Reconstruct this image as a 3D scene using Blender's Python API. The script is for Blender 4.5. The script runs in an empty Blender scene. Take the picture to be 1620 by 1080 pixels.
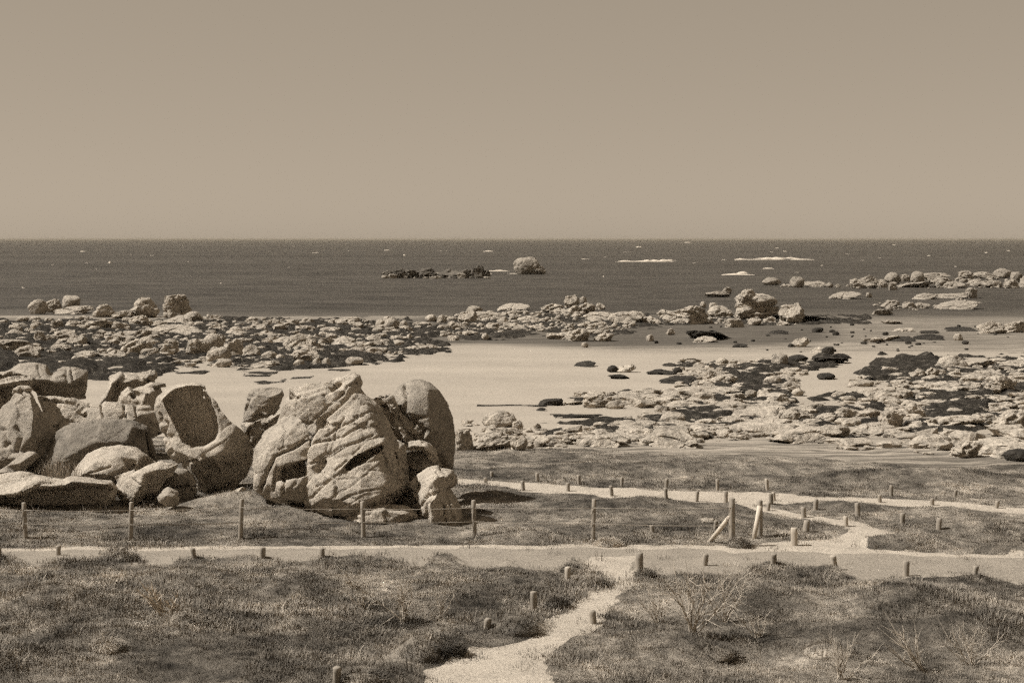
import bpy, bmesh, math, random
import numpy as np
from mathutils import Vector
from mathutils.geometry import delaunay_2d_cdt
R = math.radians
rng = np.random.default_rng(7)
random.seed(7)
sc = bpy.context.scene
col = sc.collection

# ------------------------------------------------------------------ camera
CAMZ, F, CX, HY = 13.0, 2250.0, 810.0, 378.0
cam = bpy.data.objects.new('camera', bpy.data.cameras.new('camera'))
col.objects.link(cam)
cam.location = (0, 0, CAMZ)
cam.rotation_euler = (R(90), 0, 0)
cam.data.lens = 50
cam.data.sensor_width = 36
cam.data.shift_y = -0.1
cam.data.clip_start = 0.5
cam.data.clip_end = 60000
sc.camera = cam

# ------------------------------------------------------------------ sky and sun
SUN_EL, SUN_AZ = 48.0, -93.0          # degrees; azimuth clockwise from +Y
w = bpy.data.worlds.new('World'); sc.world = w
w.use_nodes = True
nt = w.node_tree; nt.nodes.clear()
out = nt.nodes.new('ShaderNodeOutputWorld')
bg = nt.nodes.new('ShaderNodeBackground')
sky = nt.nodes.new('ShaderNodeTexSky')
sky.sky_type = 'NISHITA'; sky.sun_disc = False
sky.sun_elevation = R(SUN_EL); sky.sun_rotation = R(SUN_AZ)
sky.altitude = 10; sky.air_density = 1.0; sky.dust_density = 0.6; sky.ozone_density = 1.0
bw = nt.nodes.new('ShaderNodeSeparateColor')      # a red-filtered monochrome plate
flat = nt.nodes.new('ShaderNodeMath'); flat.operation = 'POWER'; flat.inputs[1].default_value = 0.30
gain = nt.nodes.new('ShaderNodeMath'); gain.operation = 'MULTIPLY'; gain.inputs[1].default_value = 2.74
tint = nt.nodes.new('ShaderNodeMix'); tint.data_type = 'RGBA'; tint.blend_type = 'MULTIPLY'
tint.inputs[0].default_value = 1.0
tint.inputs[7].default_value = (1.0, 0.835, 0.645, 1)
nt.links.new(sky.outputs[0], bw.inputs[0])
nt.links.new(bw.outputs[0], flat.inputs[0]); nt.links.new(flat.outputs[0], gain.inputs[0])
nt.links.new(gain.outputs[0], tint.inputs[6])
nt.links.new(tint.outputs[2], bg.inputs[0])
bg.inputs[1].default_value = 0.068
nt.links.new(bg.outputs[0], out.inputs[0])

sl = bpy.data.lights.new('sun', 'SUN'); sl.energy = 4.8; sl.angle = R(0.5); sl.color = (1.0, 0.98, 0.95)
sun = bpy.data.objects.new('sun', sl); col.objects.link(sun)
sd = Vector((math.sin(R(SUN_AZ))*math.cos(R(SUN_EL)), math.cos(R(SUN_AZ))*math.cos(R(SUN_EL)), math.sin(R(SUN_EL))))
sun.rotation_euler = sd.to_track_quat('Z', 'Y').to_euler()
sun.location = sd*200

sc.view_settings.view_transform = 'Standard'
sc.view_settings.look = 'None'
sc.view_settings.exposure = 0.55
sc.view_settings.gamma = 1.0
sc.view_settings.use_curve_mapping = False
# leave the plate its natural grain
sc.cycles.use_denoising = False
sc.cycles.use_adaptive_sampling = True
sc.cycles.adaptive_threshold = 0.5
sc.cycles.adaptive_min_samples = 8
sc.cycles.max_bounces = 4
sc.cycles.diffuse_bounces = 2
sc.cycles.glossy_bounces = 1

# ------------------------------------------------------------------ numpy noise
def _h(ix, iy, iz, seed):
    n = (ix*374761393 + iy*668265263 + iz*2147483647 + seed*1274126177) & 0xffffffff
    n = ((n ^ (n >> 13))*1274126177) & 0xffffffff
    n = ((n ^ (n >> 15))*2246822519) & 0xffffffff
    return ((n ^ (n >> 16)) & 0xffffff)/float(0xffffff)
def vnoise(P, seed=0):
    P = np.asarray(P, float)
    i = np.floor(P).astype(np.int64); f = P - i
    u = f*f*f*(f*(f*6-15)+10)
    x, y, z = i[:, 0], i[:, 1], i[:, 2]
    r = 0
    for dx in (0, 1):
        wx = u[:, 0] if dx else 1-u[:, 0]
        for dy in (0, 1):
            wy = u[:, 1] if dy else 1-u[:, 1]
            for dz in (0, 1):
                wz = u[:, 2] if dz else 1-u[:, 2]
                r = r + wx*wy*wz*_h(x+dx, y+dy, z+dz, seed)
    return r*2-1
def fbm(P, scale, octv=3, seed=0, gain=.5):
    P = np.asarray(P, float)/scale
    a, s, t = 1.0, 0, 0
    for k in range(octv):
        s = s + a*vnoise(P*(2.03**k)+k*17.3, seed+k*11); t += a; a *= gain
    return s/t
def xy0(x, y):
    x = np.asarray(x, float); y = np.asarray(y, float)
    return np.stack([x, y, np.zeros_like(x)], -1)

def facets(P, size, seed, stretch=(1, 1, 1)):
    """fractured-stone relief: every cell of a jittered lattice is a tilted plane, with a joint between neighbours"""
    Q = np.asarray(P, float)/size/np.array(stretch, float)
    i = np.floor(Q).astype(np.int64)
    f1 = np.full(len(Q), 9.0); f2 = np.full(len(Q), 9.0); val = np.zeros(len(Q))
    for dx in (-1, 0, 1):
        for dy in (-1, 0, 1):
            for dz in (-1, 0, 1):
                a, b, c = i[:, 0]+dx, i[:, 1]+dy, i[:, 2]+dz
                C = np.stack([a+_h(a, b, c, seed), b+_h(a, b, c, seed+1), c+_h(a, b, c, seed+2)], -1)
                D = Q-C; d = np.sqrt((D*D).sum(1))
                nrm = np.stack([_h(a, b, c, seed+3), _h(a, b, c, seed+4), _h(a, b, c, seed+5)], -1)-.5
                v = (D*nrm).sum(1)*1.3+(_h(a, b, c, seed+6)-.5)*.5
                up = d < f1
                f2 = np.where(up, f1, np.minimum(f2, d)); val = np.where(up, v, val); f1 = np.where(up, d, f1)
    return val*size, np.clip(1-(f2-f1)/.10, 0, 1)

# ------------------------------------------------------------------ ground profile
PY = np.array([0, 10, 20, 30, 38, 43, 46, 50, 54, 58, 62, 66, 70, 74, 80, 90, 100, 120, 150, 180, 210, 240, 260, 300, 1e6])
PZ = np.array([5.0, 4.7, 4.4, 4.0, 3.7, 3.5, 3.42, 3.38, 3.3, 3.2, 3.1, 2.95, 2.6, 2.25, 1.95, 1.65, 1.4, 1.05, .72, .42, .18, 0.0, -.15, -.5, -.5])
_fy = np.arange(0, 400, .5)
_fz = np.interp(_fy, PY, PZ)
for _ in range(6):
    _fz[1:-1] = (_fz[:-2]+2*_fz[1:-1]+_fz[2:])/4
def base_z(y):
    return np.interp(y, _fy, _fz)
def proj(x, y, z):
    y = np.maximum(y, .1)
    return CX+F*x/y, HY+F*(CAMZ-z)/y
def hit_base(px, py):
    ys = np.geomspace(12, 9000, 4000)
    zr = CAMZ-(py-HY)/F*ys
    zt = np.maximum(base_z(ys), 0.0)
    k = int(np.argmax(zr <= zt))
    y = ys[k]
    return (px-CX)/F*y, y
# small mounds: (px, py of the crest foot, height, radius x, radius y)
HUM = [(-40, 890, .5, 1.3, .8), (40, 884, .30, .7, .5), (95, 884, .28, .7, .5), (195, 880, .55, .8, .6), (150, 884, .3, .7, .6),
       (300, 890, .42, .9, .6), (355, 888, .25, .8, .5), (412, 886, .42, .9, .6), (512, 884, .42, 1.0, .6),
       (592, 880, .38, .8, .6), (700, 886, .5, .9, .6), (620, 884, .25, 1.2, .6), (800, 890, .4, .8, .6), (903, 896, .55, .5, .4), (935, 915, .42, .5, .5),
       (1060, 906, .2, .9, .6), (1012, 906, .35, .4, .4), (1220, 896, .55, 1.1, .7), (1320, 902, .38, .9, .6), (1430, 914, .2, .8, .5), (1530, 915, .38, 1.2, .7),
       (668, 1036, .5, .55, .5), (715, 1024, .3, .5, .4), (820, 996, .45, .55, .5), (770, 990, .25, .5, .4), (570, 1075, .3, 1.0, .6), (300, 985, .28, .7, .5), (160, 1020, .3, 1.2, .8),
       (80, 950, .35, 1.3, .9), (290, 920, .28, 1.4, .9), (480, 930, .3, 1.5, .9), (560, 960, .2, 1.5, .9), (1420, 960, .35, 2.2, 1.2), (1180, 960, .35, 2.0, 1.2),
       (1300, 1010, .45, 1.6, 1.0), (1080, 1020, .4, 1.2, .9), (1520, 1010, .4, 1.6, 1.0),
       (400, 800, .3, 2.0, .9), (350, 800, .25, 2.0, .9), (455, 815, .25, 1.0, .6), (500, 845, .1, 1.8, .8), (250, 840, .18, 2.0, .8), (60, 850, .2, 2.0, .8),
       (790, 775, .08, 1.0, .7), (760, 790, .08, 1.6, .8), (850, 850, .2, 1.4, .8), (1000, 800, .25, 3.0, 1.0), (1160, 868, .28, .5, .4),
       (1180, 795, .2, 1.2, .6), (1380, 800, .12, 1.5, .7), (1320, 792, .12, .9, .6), (1480, 808, .12, 2.0, .7), (1430, 862, .35, 1.8, .6), (1560, 840, .3, 2.5, .9), (1600, 875, .2, 2.0, .7),
       (1150, 740, .3, 5, 1.2), (1450, 760, .4, 5, 1.2), (900, 745, .25, 4, 1.2), (830, 720, .3, 3, 1.2)]
HW = [(hit_base(a, b) + (c, d, e)) for a, b, c, d, e in [(q[0], q[1], q[2]*(.38 if 876 <= q[1] <= 918 else 1.0), q[3], q[4]) for q in HUM]]
def inpoly(px, py, poly):
    px = np.asarray(px); py = np.asarray(py)
    c = np.zeros(px.shape, bool); n = len(poly)
    for i in range(n):
        x1, y1 = poly[i][:2]; x2, y2 = poly[(i+1) % n][:2]
        if y1 == y2: continue
        t = ((y1 > py) != (y2 > py)) & (px < (x2-x1)*(py-y1)/(y2-y1)+x1)
        c ^= t
    return c
ROAD = [(-400, 868), (0, 868), (400, 866), (700, 864), (900, 862), (1080, 866), (1200, 869), (1400, 873), (1620, 882), (2000, 892),
        (2000, 925), (1620, 915), (1580, 905), (1500, 905), (1440, 906), (1400, 909), (1360, 909), (1325, 892), (1250, 890), (1220, 887), (1190, 893), (1160, 899), (1110, 896),
        (1060, 902), (1020, 901), (1005, 893), (935, 893), (925, 887), (905, 886), (880, 894), (845, 894), (805, 882), (760, 891), (715, 876), (690, 878), (650, 886), (600, 875), (560, 873),
        (510, 877), (460, 883), (410, 877), (350, 881), (300, 879), (260, 891), (225, 886), (195, 872), (150, 880), (95, 880), (58, 896), (38, 880), (0, 874), (-60, 876), (-400, 880)]
LANE = [(1012, 880), (1004, 905), (985, 935), (960, 965), (938, 985), (905, 1010), (875, 1045), (855, 1085), (838, 1160), (800, 1250), (500, 1250), (595, 1140), (655, 1085), (712, 1050), (786, 1020),
        (840, 1010), (875, 985), (905, 960), (920, 945), (936, 936), (955, 930), (958, 918), (945, 906), (932, 893), (925, 880)]
JUNC = [(1150, 790), (1225, 803), (1275, 812), (1345, 823), (1385, 834), (1435, 847), (1385, 856), (1362, 862), (1385, 870), (1420, 876), (1150, 872), (1180, 862), (1230, 857), (1300, 853), (1330, 848), (1340, 841),
        (1333, 832), (1270, 819), (1220, 809), (1148, 795)]
TRACK = [(560, 745), (725, 756), (800, 761), (850, 764), (985, 771), (1060, 775), (1130, 777), (1200, 776), (1260, 781), (1300, 786), (1330, 785), (1400, 787), (1480, 791), (1560, 797), (1620, 803), (2000, 830),
         (2000, 838), (1620, 809), (1560, 804), (1480, 800), (1390, 794), (1330, 789), (1260, 792), (1200, 793), (1150, 794), (1100, 793), (1060, 788), (1000, 785), (950, 779), (880, 775), (830, 775), (800, 769), (725, 762), (560, 752)]
ROAD = [(a, b+(9 if b > 872 and k > 9 else 0)) for k, (a, b) in enumerate(ROAD)]
VERGE = [(-400, 865), (0, 865), (400, 863), (700, 861), (900, 860), (1080, 862), (1190, 864), (1400, 869), (1620, 879), (2000, 888), (2000, 893), (1620, 884), (1400, 875), (1200, 872), (1080, 868), (900, 866), (700, 867), (400, 869), (0, 871), (-400, 871)]
TRACK = [(a, b+(4 if k > 15 else 0)) for k, (a, b) in enumerate(TRACK)]
DUNE_EDGE = np.array([(-3000, 690), (0, 690), (400, 690), (720, 700), (760, 709), (900, 712), (1080, 719), (1300, 727), (1450, 736), (1620, 737), (2600, 760), (5000, 760)], float)
def path_mask(px, py):
    return inpoly(px, py, LANE) | inpoly(px, py, JUNC) | inpoly(px, py, TRACK) | inpoly(px, py, VERGE)
def dune_mask(px, py):
    return py > np.interp(px, DUNE_EDGE[:, 0], DUNE_EDGE[:, 1])
def classify(x, y, wob=True):
    """0 dune turf, 1 sandy path, 2 road, 3 beach"""
    x = np.asarray(x, float); y = np.asarray(y, float)
    zb = base_z(y)
    if wob:
        x2 = x+.34*fbm(xy0(x, y), .9, 3, 5)+.14*fbm(xy0(x, y), .25, 2, 6); y2 = y+.42*fbm(xy0(x, y), 1.1, 3, 9)+.12*fbm(xy0(x, y), .3, 2, 8)
        far = np.clip((y-62)/6, 0, 1)
        y2 = y2+far*1.6*fbm(xy0(x, y), 5, 3, 12)
    else:
        x2, y2 = x, y
    px, py = proj(x2, y2, zb)
    c = np.zeros(x.shape, int)
    c[inpoly(px, py, ROAD)] = 2
    c[path_mask(px, py)] = 1
    c[~dune_mask(px, py)] = 3
    c[y > 90] = 3
    return c
def ground(x, y):
    x = np.asarray(x, float); y = np.asarray(y, float)
    z = base_z(y)
    P = xy0(x, y)
    px, py = proj(x, y, z)
    near = np.clip((82-y)/12, 0, 1)
    pm = inpoly(px, py, ROAD) | path_mask(px, py)
    turf = np.where(pm, .12, 1.0)*near
    calm = 1-.6*np.exp(-((y-42.5)/3.5)**2)
    ld = np.full(x.shape, 1e9)
    for a_, b_ in zip(LANE_C[:-1], LANE_C[1:]):
        e_ = b_-a_; t_ = np.clip(((x-a_[0])*e_[0]+(y-a_[1])*e_[1])/(e_@e_), 0, 1)
        ld = np.minimum(ld, np.hypot(x-a_[0]-t_*e_[0], y-a_[1]-t_*e_[1]))
    lk = np.clip((ld-1.3)/2.2, .2, 1)
    z = z + lk*turf*calm*((.14+.12*np.clip((40-y)/3, 0, 1))*fbm(P, 4.5, 3, 21)+(.10+.13*np.clip((40-y)/3, 0, 1))*fbm(P, 1.7, 3, 22))
    for hx, hy, hh, ra, rb in HW:
        if hh < .02: continue
        d2 = ((x-hx)/ra)**2+((y-hy)/rb)**2
        z = z + np.where(pm, .15, 1.0)*hh*np.exp(-d2*1.1)
    z = z + (1-near)*(.10*fbm(P, 9, 3, 31)+.05*fbm(P, 2.5, 2, 32))*np.clip((260-y)/60, 0, 1)
    return z
LANE_C = np.array([hit_base(*p) for p in ((980, 885), (965, 922), (930, 962), (880, 1008), (805, 1060), (740, 1130), (690, 1250))])
def gz(x, y):
    return float(ground(np.array([x]), np.array([y]))[0])
_YS = np.geomspace(16, 9000, 2600)
def hit(px, py):
    xs = (px-CX)/F*_YS
    zt = np.where(_YS < 236, ground(xs, _YS), 0.0)
    zt = np.maximum(zt, np.where(_YS > 150, 0.0, -9))
    zr = CAMZ-(py-HY)/F*_YS
    k = int(np.argmax(zr <= zt))
    return float(xs[k]), float(_YS[k]), float(zt[k])

# ------------------------------------------------------------------ materials
def new_mat(name, rough=.9, spec=.2):
    m = bpy.data.materials.new(name); m.use_nodes = True
    t = m.node_tree; b = t.nodes['Principled BSDF']
    b.inputs['Roughness'].default_value = rough
    b.inputs['Specular IOR Level'].default_value = spec
    return m, t, b
def sepia(v):
    v *= .68
    return (v*1.0, v*.862, v*.69, 1)
def noise_node(t, vec, scale, detail=4, rough=.55, stretch=None):
    n = t.nodes.new('ShaderNodeTexNoise'); n.inputs['Scale'].default_value = scale
    n.inputs['Detail'].default_value = detail; n.inputs['Roughness'].default_value = rough
    if stretch:
        mp = t.nodes.new('ShaderNodeMapping'); mp.inputs['Scale'].default_value = stretch
        t.links.new(vec, mp.inputs[0]); vec = mp.outputs[0]
    t.links.new(vec, n.inputs['Vector'])
    return n.outputs['Fac']
def ramp(t, fac, stops):
    r = t.nodes.new('ShaderNodeValToRGB')
    while len(r.color_ramp.elements) < len(stops): r.color_ramp.elements.new(.5)
    for e, (p, c) in zip(r.color_ramp.elements, stops):
        e.position = p; e.color = c if isinstance(c, tuple) else sepia(c)
    t.links.new(fac, r.inputs[0])
    return r.outputs[0]
def mix(t, fac, a, b, mode='MIX'):
    n = t.nodes.new('ShaderNodeMix'); n.data_type = 'RGBA'; n.blend_type = mode
    for s, v in ((0, fac), (6, a), (7, b)):
        if isinstance(v, (int, float)): n.inputs[s].default_value = v
        elif isinstance(v, tuple): n.inputs[s].default_value = v
        else: t.links.new(v, n.inputs[s])
    return n.outputs[2]
def bump(t, b, h, dist, strength=1.0):
    n = t.nodes.new('ShaderNodeBump'); n.inputs['Distance'].default_value = dist; n.inputs['Strength'].default_value = strength
    t.links.new(h, n.inputs['Height']); t.links.new(n.outputs[0], b.inputs['Normal'])
def pos(t):
    return t.nodes.new('ShaderNodeNewGeometry').outputs['Position']

def rock_mat(name, lo, hi, lichen=.5, fine=9.0, stain=.12):
    m, t, b = new_mat(name, .92, .15)
    P = pos(t)
    big = noise_node(t, P, .7, 5)
    c = ramp(t, big, [(.3, lo), (.7, hi)])
    mid = noise_node(t, P, 3.2, 6, .65)
    c = mix(t, 1.0, c, ramp(t, mid, [(.3, (.72, .72, .72, 1)), (.55, (1, 1, 1, 1)), (.72, (1.15, 1.15, 1.15, 1))]), 'MULTIPLY')
    fn = noise_node(t, P, fine*2.2, 5, .7)
    c = mix(t, 1.0, c, ramp(t, fn, [(.34, (.62, .62, .62, 1)), (.5, (1, 1, 1, 1)), (.67, (1.2, 1.2, 1.2, 1))]), 'MULTIPLY')
    sp = noise_node(t, P, 5.5, 8, .8)
    c = mix(t, ramp(t, sp, [(.60-.05*lichen, (0, 0, 0, 1)), (.70, (lichen,)*3+(1,))]), c, sepia(.8))
    st = noise_node(t, P, 1.6, 6, .75, (1, 1, .35))
    c = mix(t, ramp(t, st, [(.58, (0, 0, 0, 1)), (.72, (.75, .75, .75, 1))]), c, sepia(stain))
    t.links.new(c, b.inputs['Base Color'])
    hsum = t.nodes.new('ShaderNodeMath'); hsum.operation = 'ADD'
    t.links.new(mid, hsum.inputs[0]); t.links.new(fn, hsum.inputs[1])
    bump(t, b, hsum.outputs[0], .07, .8)
    return m
M_ROCK = rock_mat('granite', .48, .66, .55)
M_ROCK_LICHEN = rock_mat('lichen_granite', .50, .68, 1.0)
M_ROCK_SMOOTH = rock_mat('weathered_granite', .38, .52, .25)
M_ROCK_DARK = rock_mat('dark_mossy_rock', .20, .36, .3, 9, .10)
def far_rock_mat(name, lo, hi):
    m, t, b = new_mat(name, .92, .12)
    P = pos(t)
    c = ramp(t, noise_node(t, P, .35, 4), [(.3, lo), (.7, hi)])
    fn = noise_node(t, P, 1.7, 5, .7)
    c = mix(t, 1.0, c, ramp(t, fn, [(.33, (.5, .5, .5, 1)), (.5, (1, 1, 1, 1)), (.68, (1.2, 1.2, 1.2, 1))]), 'MULTIPLY')
    f2 = noise_node(t, P, 6, 4, .7)
    c = mix(t, 1.0, c, ramp(t, f2, [(.35, (.7, .7, .7, 1)), (.65, (1.25, 1.25, 1.25, 1))]), 'MULTIPLY')
    # weed clings to the tidal foot of each rock, below the high-water mark
    t.links.new(c, b.inputs['Base Color'])
    bump(t, b, fn, .30, .9)
    return m
M_SHORE = far_rock_mat('shore_granite', .42, .57)
M_SHORE_WEED = far_rock_mat('weedy_rock', .035, .075)
M_SEAROCK = far_rock_mat('sea_granite', .33, .46)

def sand_mat():
    m, t, b = new_mat('dry_sand', .95, .1)
    P = pos(t)
    c = ramp(t, noise_node(t, P, .12, 5, .6, (.35, 1, 1)), [(.3, .42), (.7, .52)])
    c = mix(t, 1.0, c, ramp(t, noise_node(t, P, 9, 4, .7), [(.35, (.78, .78, .78, 1)), (.65, (1.12, 1.12, 1.12, 1))]), 'MULTIPLY')
    at = t.nodes.new('ShaderNodeAttribute'); at.attribute_name = 'wet'
    c = mix(t, at.outputs['Fac'], c, ramp(t, noise_node(t, P, .5, 5, .7, (.12, 1, 1)), [(.35, .085), (.65, .20)]))
    at2 = t.nodes.new('ShaderNodeAttribute'); at2.attribute_name = 'wrack'
    wr = ramp(t, noise_node(t, P, 1.0, 6, .75, (.12, 1.3, 1)), [(.43, (0, 0, 0, 1)), (.56, (.85, .85, .85, 1))])
    wr = mix(t, 1.0, wr, at2.outputs['Color'], 'MULTIPLY')
    c = mix(t, wr, c, sepia(.10))
    t.links.new(c, b.inputs['Base Color'])
    bump(t, b, noise_node(t, P, 2.5, 5, .7), .06, .8)
    return m
M_SAND = sand_mat()
def path_mat(name, lo, hi, dirt=.5):
    m, t, b = new_mat(name, .95, .1)
    P = pos(t)
    c = ramp(t, noise_node(t, P, .9, 6, .65), [(.3, lo), (.7, hi)])
    c = mix(t, 1.0, c, ramp(t, noise_node(t, P, 16, 4, .75), [(.33, (.66, .66, .66, 1)), (.66, (1.2, 1.2, 1.2, 1))]), 'MULTIPLY')
    c = mix(t, ramp(t, noise_node(t, P, .6, 6, .7, (.3, 1, 1)), [(.55, (0, 0, 0, 1)), (.75, (dirt,)*3+(1,))]), c, sepia(.22))
    t.links.new(c, b.inputs['Base Color'])
    bump(t, b, noise_node(t, P, 7, 6, .75), .05, .9)
    return m
M_PATH = path_mat('path_sand', .50, .64, .4)
M_ROAD = path_mat('road_gravel', .33, .43, .4)
def turf_mat(name, blades=False):
    m, t, b = new_mat(name, .95 if not blades else .7, .1 if not blades else .15)
    P = pos(t)
    a = noise_node(t, P, .42, 5, .6)
    c = ramp(t, a, [(.32, .09), (.48, .235), (.66, .45)])
    d = noise_node(t, P, 1.9, 5, .65)
    c = mix(t, 1.0, c, ramp(t, d, [(.32, (.5, .5, .5, 1)), (.5, (1, 1, 1, 1)), (.68, (1.5, 1.5, 1.5, 1))]), 'MULTIPLY')
    if blades:
        oi = t.nodes.new('ShaderNodeObjectInfo')
        c = mix(t, 1.0, c, ramp(t, oi.outputs['Random'], [(0, (.75, .75, .75, 1)), (.75, (1.15, 1.15, 1.15, 1)), (1, (1.9, 1.9, 1.9, 1))]), 'MULTIPLY')
    else:
        f = noise_node(t, P, 14, 5, .75)
        c = mix(t, 1.0, c, ramp(t, f, [(.3, (.55, .55, .55, 1)), (.7, (1.3, 1.3, 1.3, 1))]), 'MULTIPLY')
        bump(t, b, f, .08, 1.0)
    t.links.new(c, b.inputs['Base Color'])
    return m
M_TURF = turf_mat('turf')
M_BLADE = turf_mat('grass_blades', True)
def plain(name, lo, hi, scale=8, stretch=None, rough=.85, bd=.01):
    m, t, b = new_mat(name, rough, .15)
    P = t.nodes.new('ShaderNodeTexCoord').outputs['Object']
    n = noise_node(t, P, scale, 5, .7, stretch)
    t.links.new(ramp(t, n, [(.3, lo), (.7, hi)]), b.inputs['Base Color'])
    bump(t, b, n, bd, .8)
    return m
M_WOOD = plain('weathered_wood', .26, .46, 14, (1, 1, .12))
M_WOOD_PALE = plain('bleached_wood', .6, .8, 14, (1, 1, .12))
M_WOOD_GREY = plain('greyed_wood', .45, .62, 14, (1, 1, .12))
M_WIRE = plain('galvanised_wire', .4, .5, 4, None, .5, .001)
M_TWIG = plain('dry_twig', .6, .85, 6)
M_STALK = plain('dry_stalk', .42, .70, 6)
M_WEED = plain('seaweed', .02, .05, 3, None, .75, .05)
def weed_mat():
    m, t, b = new_mat('seaweed_mat', .95, .05)
    P = pos(t)
    n = noise_node(t, P, 1.6, 9, .8)
    c = ramp(t, n, [(.35, .02), (.53, .055), (.64, .20)])
    t.links.new(c, b.inputs['Base Color'])
    bump(t, b, n, .25, 1.0)
    return m
M_WEED = weed_mat()
def sea_mat():
    m, t, b = new_mat('sea_water', .55, .35)
    P = pos(t)
    a = noise_node(t, P, .008, 6, .65, (.2, 1, 1))
    c = ramp(t, a, [(.3, .05), (.7, .095)])
    fn = noise_node(t, P, .11, 6, .75, (.45, 1, 1))
    c = mix(t, 1.0, c, ramp(t, fn, [(.36, (.5, .5, .5, 1)), (.5, (1, 1, 1, 1)), (.64, (1.4, 1.4, 1.4, 1))]), 'MULTIPLY')
    at = t.nodes.new('ShaderNodeAttribute'); at.attribute_name = 'shallow'
    c = mix(t, at.outputs['Fac'], c, sepia(.17))
    t.links.new(c, b.inputs['Base Color'])
    b.inputs['IOR'].default_value = 1.33
    bump(t, b, noise_node(t, P, .35, 6, .7, (.5, 1, 1)), .9, .8)
    return m
M_SEA = sea_mat()
M_FOAM = plain('foam', .8, .9, 1)

# ------------------------------------------------------------------ object helpers
def mesh_obj(name, V, Fc, mat, smooth=True, parent=None, link=True):
    me = bpy.data.meshes.new(name)
    V = np.asarray(V, np.float32); 
    if isinstance(Fc, np.ndarray):
        n, k = Fc.shape
        me.vertices.add(len(V)); me.vertices.foreach_set('co', V.ravel())
        me.loops.add(n*k); me.loops.foreach_set('vertex_index', Fc.astype(np.int32).ravel())
        me.polygons.add(n); me.polygons.foreach_set('loop_start', np.arange(0, n*k, k, dtype=np.int32))
        me.update(calc_edges=True); me.validate()
    else:
        me.from_pydata([tuple(map(float, v)) for v in V], [], Fc); me.update()
    me.materials.append(mat)
    me.polygons.foreach_set('use_smooth', np.full(len(me.polygons), smooth))
    o = bpy.data.objects.new(name, me)
    if link: col.objects.link(o)
    if parent: o.parent = parent
    return o
def tag(o, label=None, cat=None, group=None, kind=None):
    if label: o['label'] = label
    if cat: o['category'] = cat
    if group: o['group'] = group
    if kind: o['kind'] = kind
    return o
def grid_faces(nx, ny):
    i = np.arange(nx-1)[None, :]+np.arange(ny-1)[:, None]*nx
    return np.stack([i, i+1, i+1+nx, i+nx], -1).reshape(-1, 4)
def compact(V, Fc, extra=None):
    u, inv = np.unique(Fc, return_inverse=True)
    return V[u], inv.reshape(Fc.shape), u
def set_attr(o, name, vals):
    a = o.data.attributes.new(name, 'FLOAT', 'POINT'); a.data.foreach_set('value', np.asarray(vals, np.float32))

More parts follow.
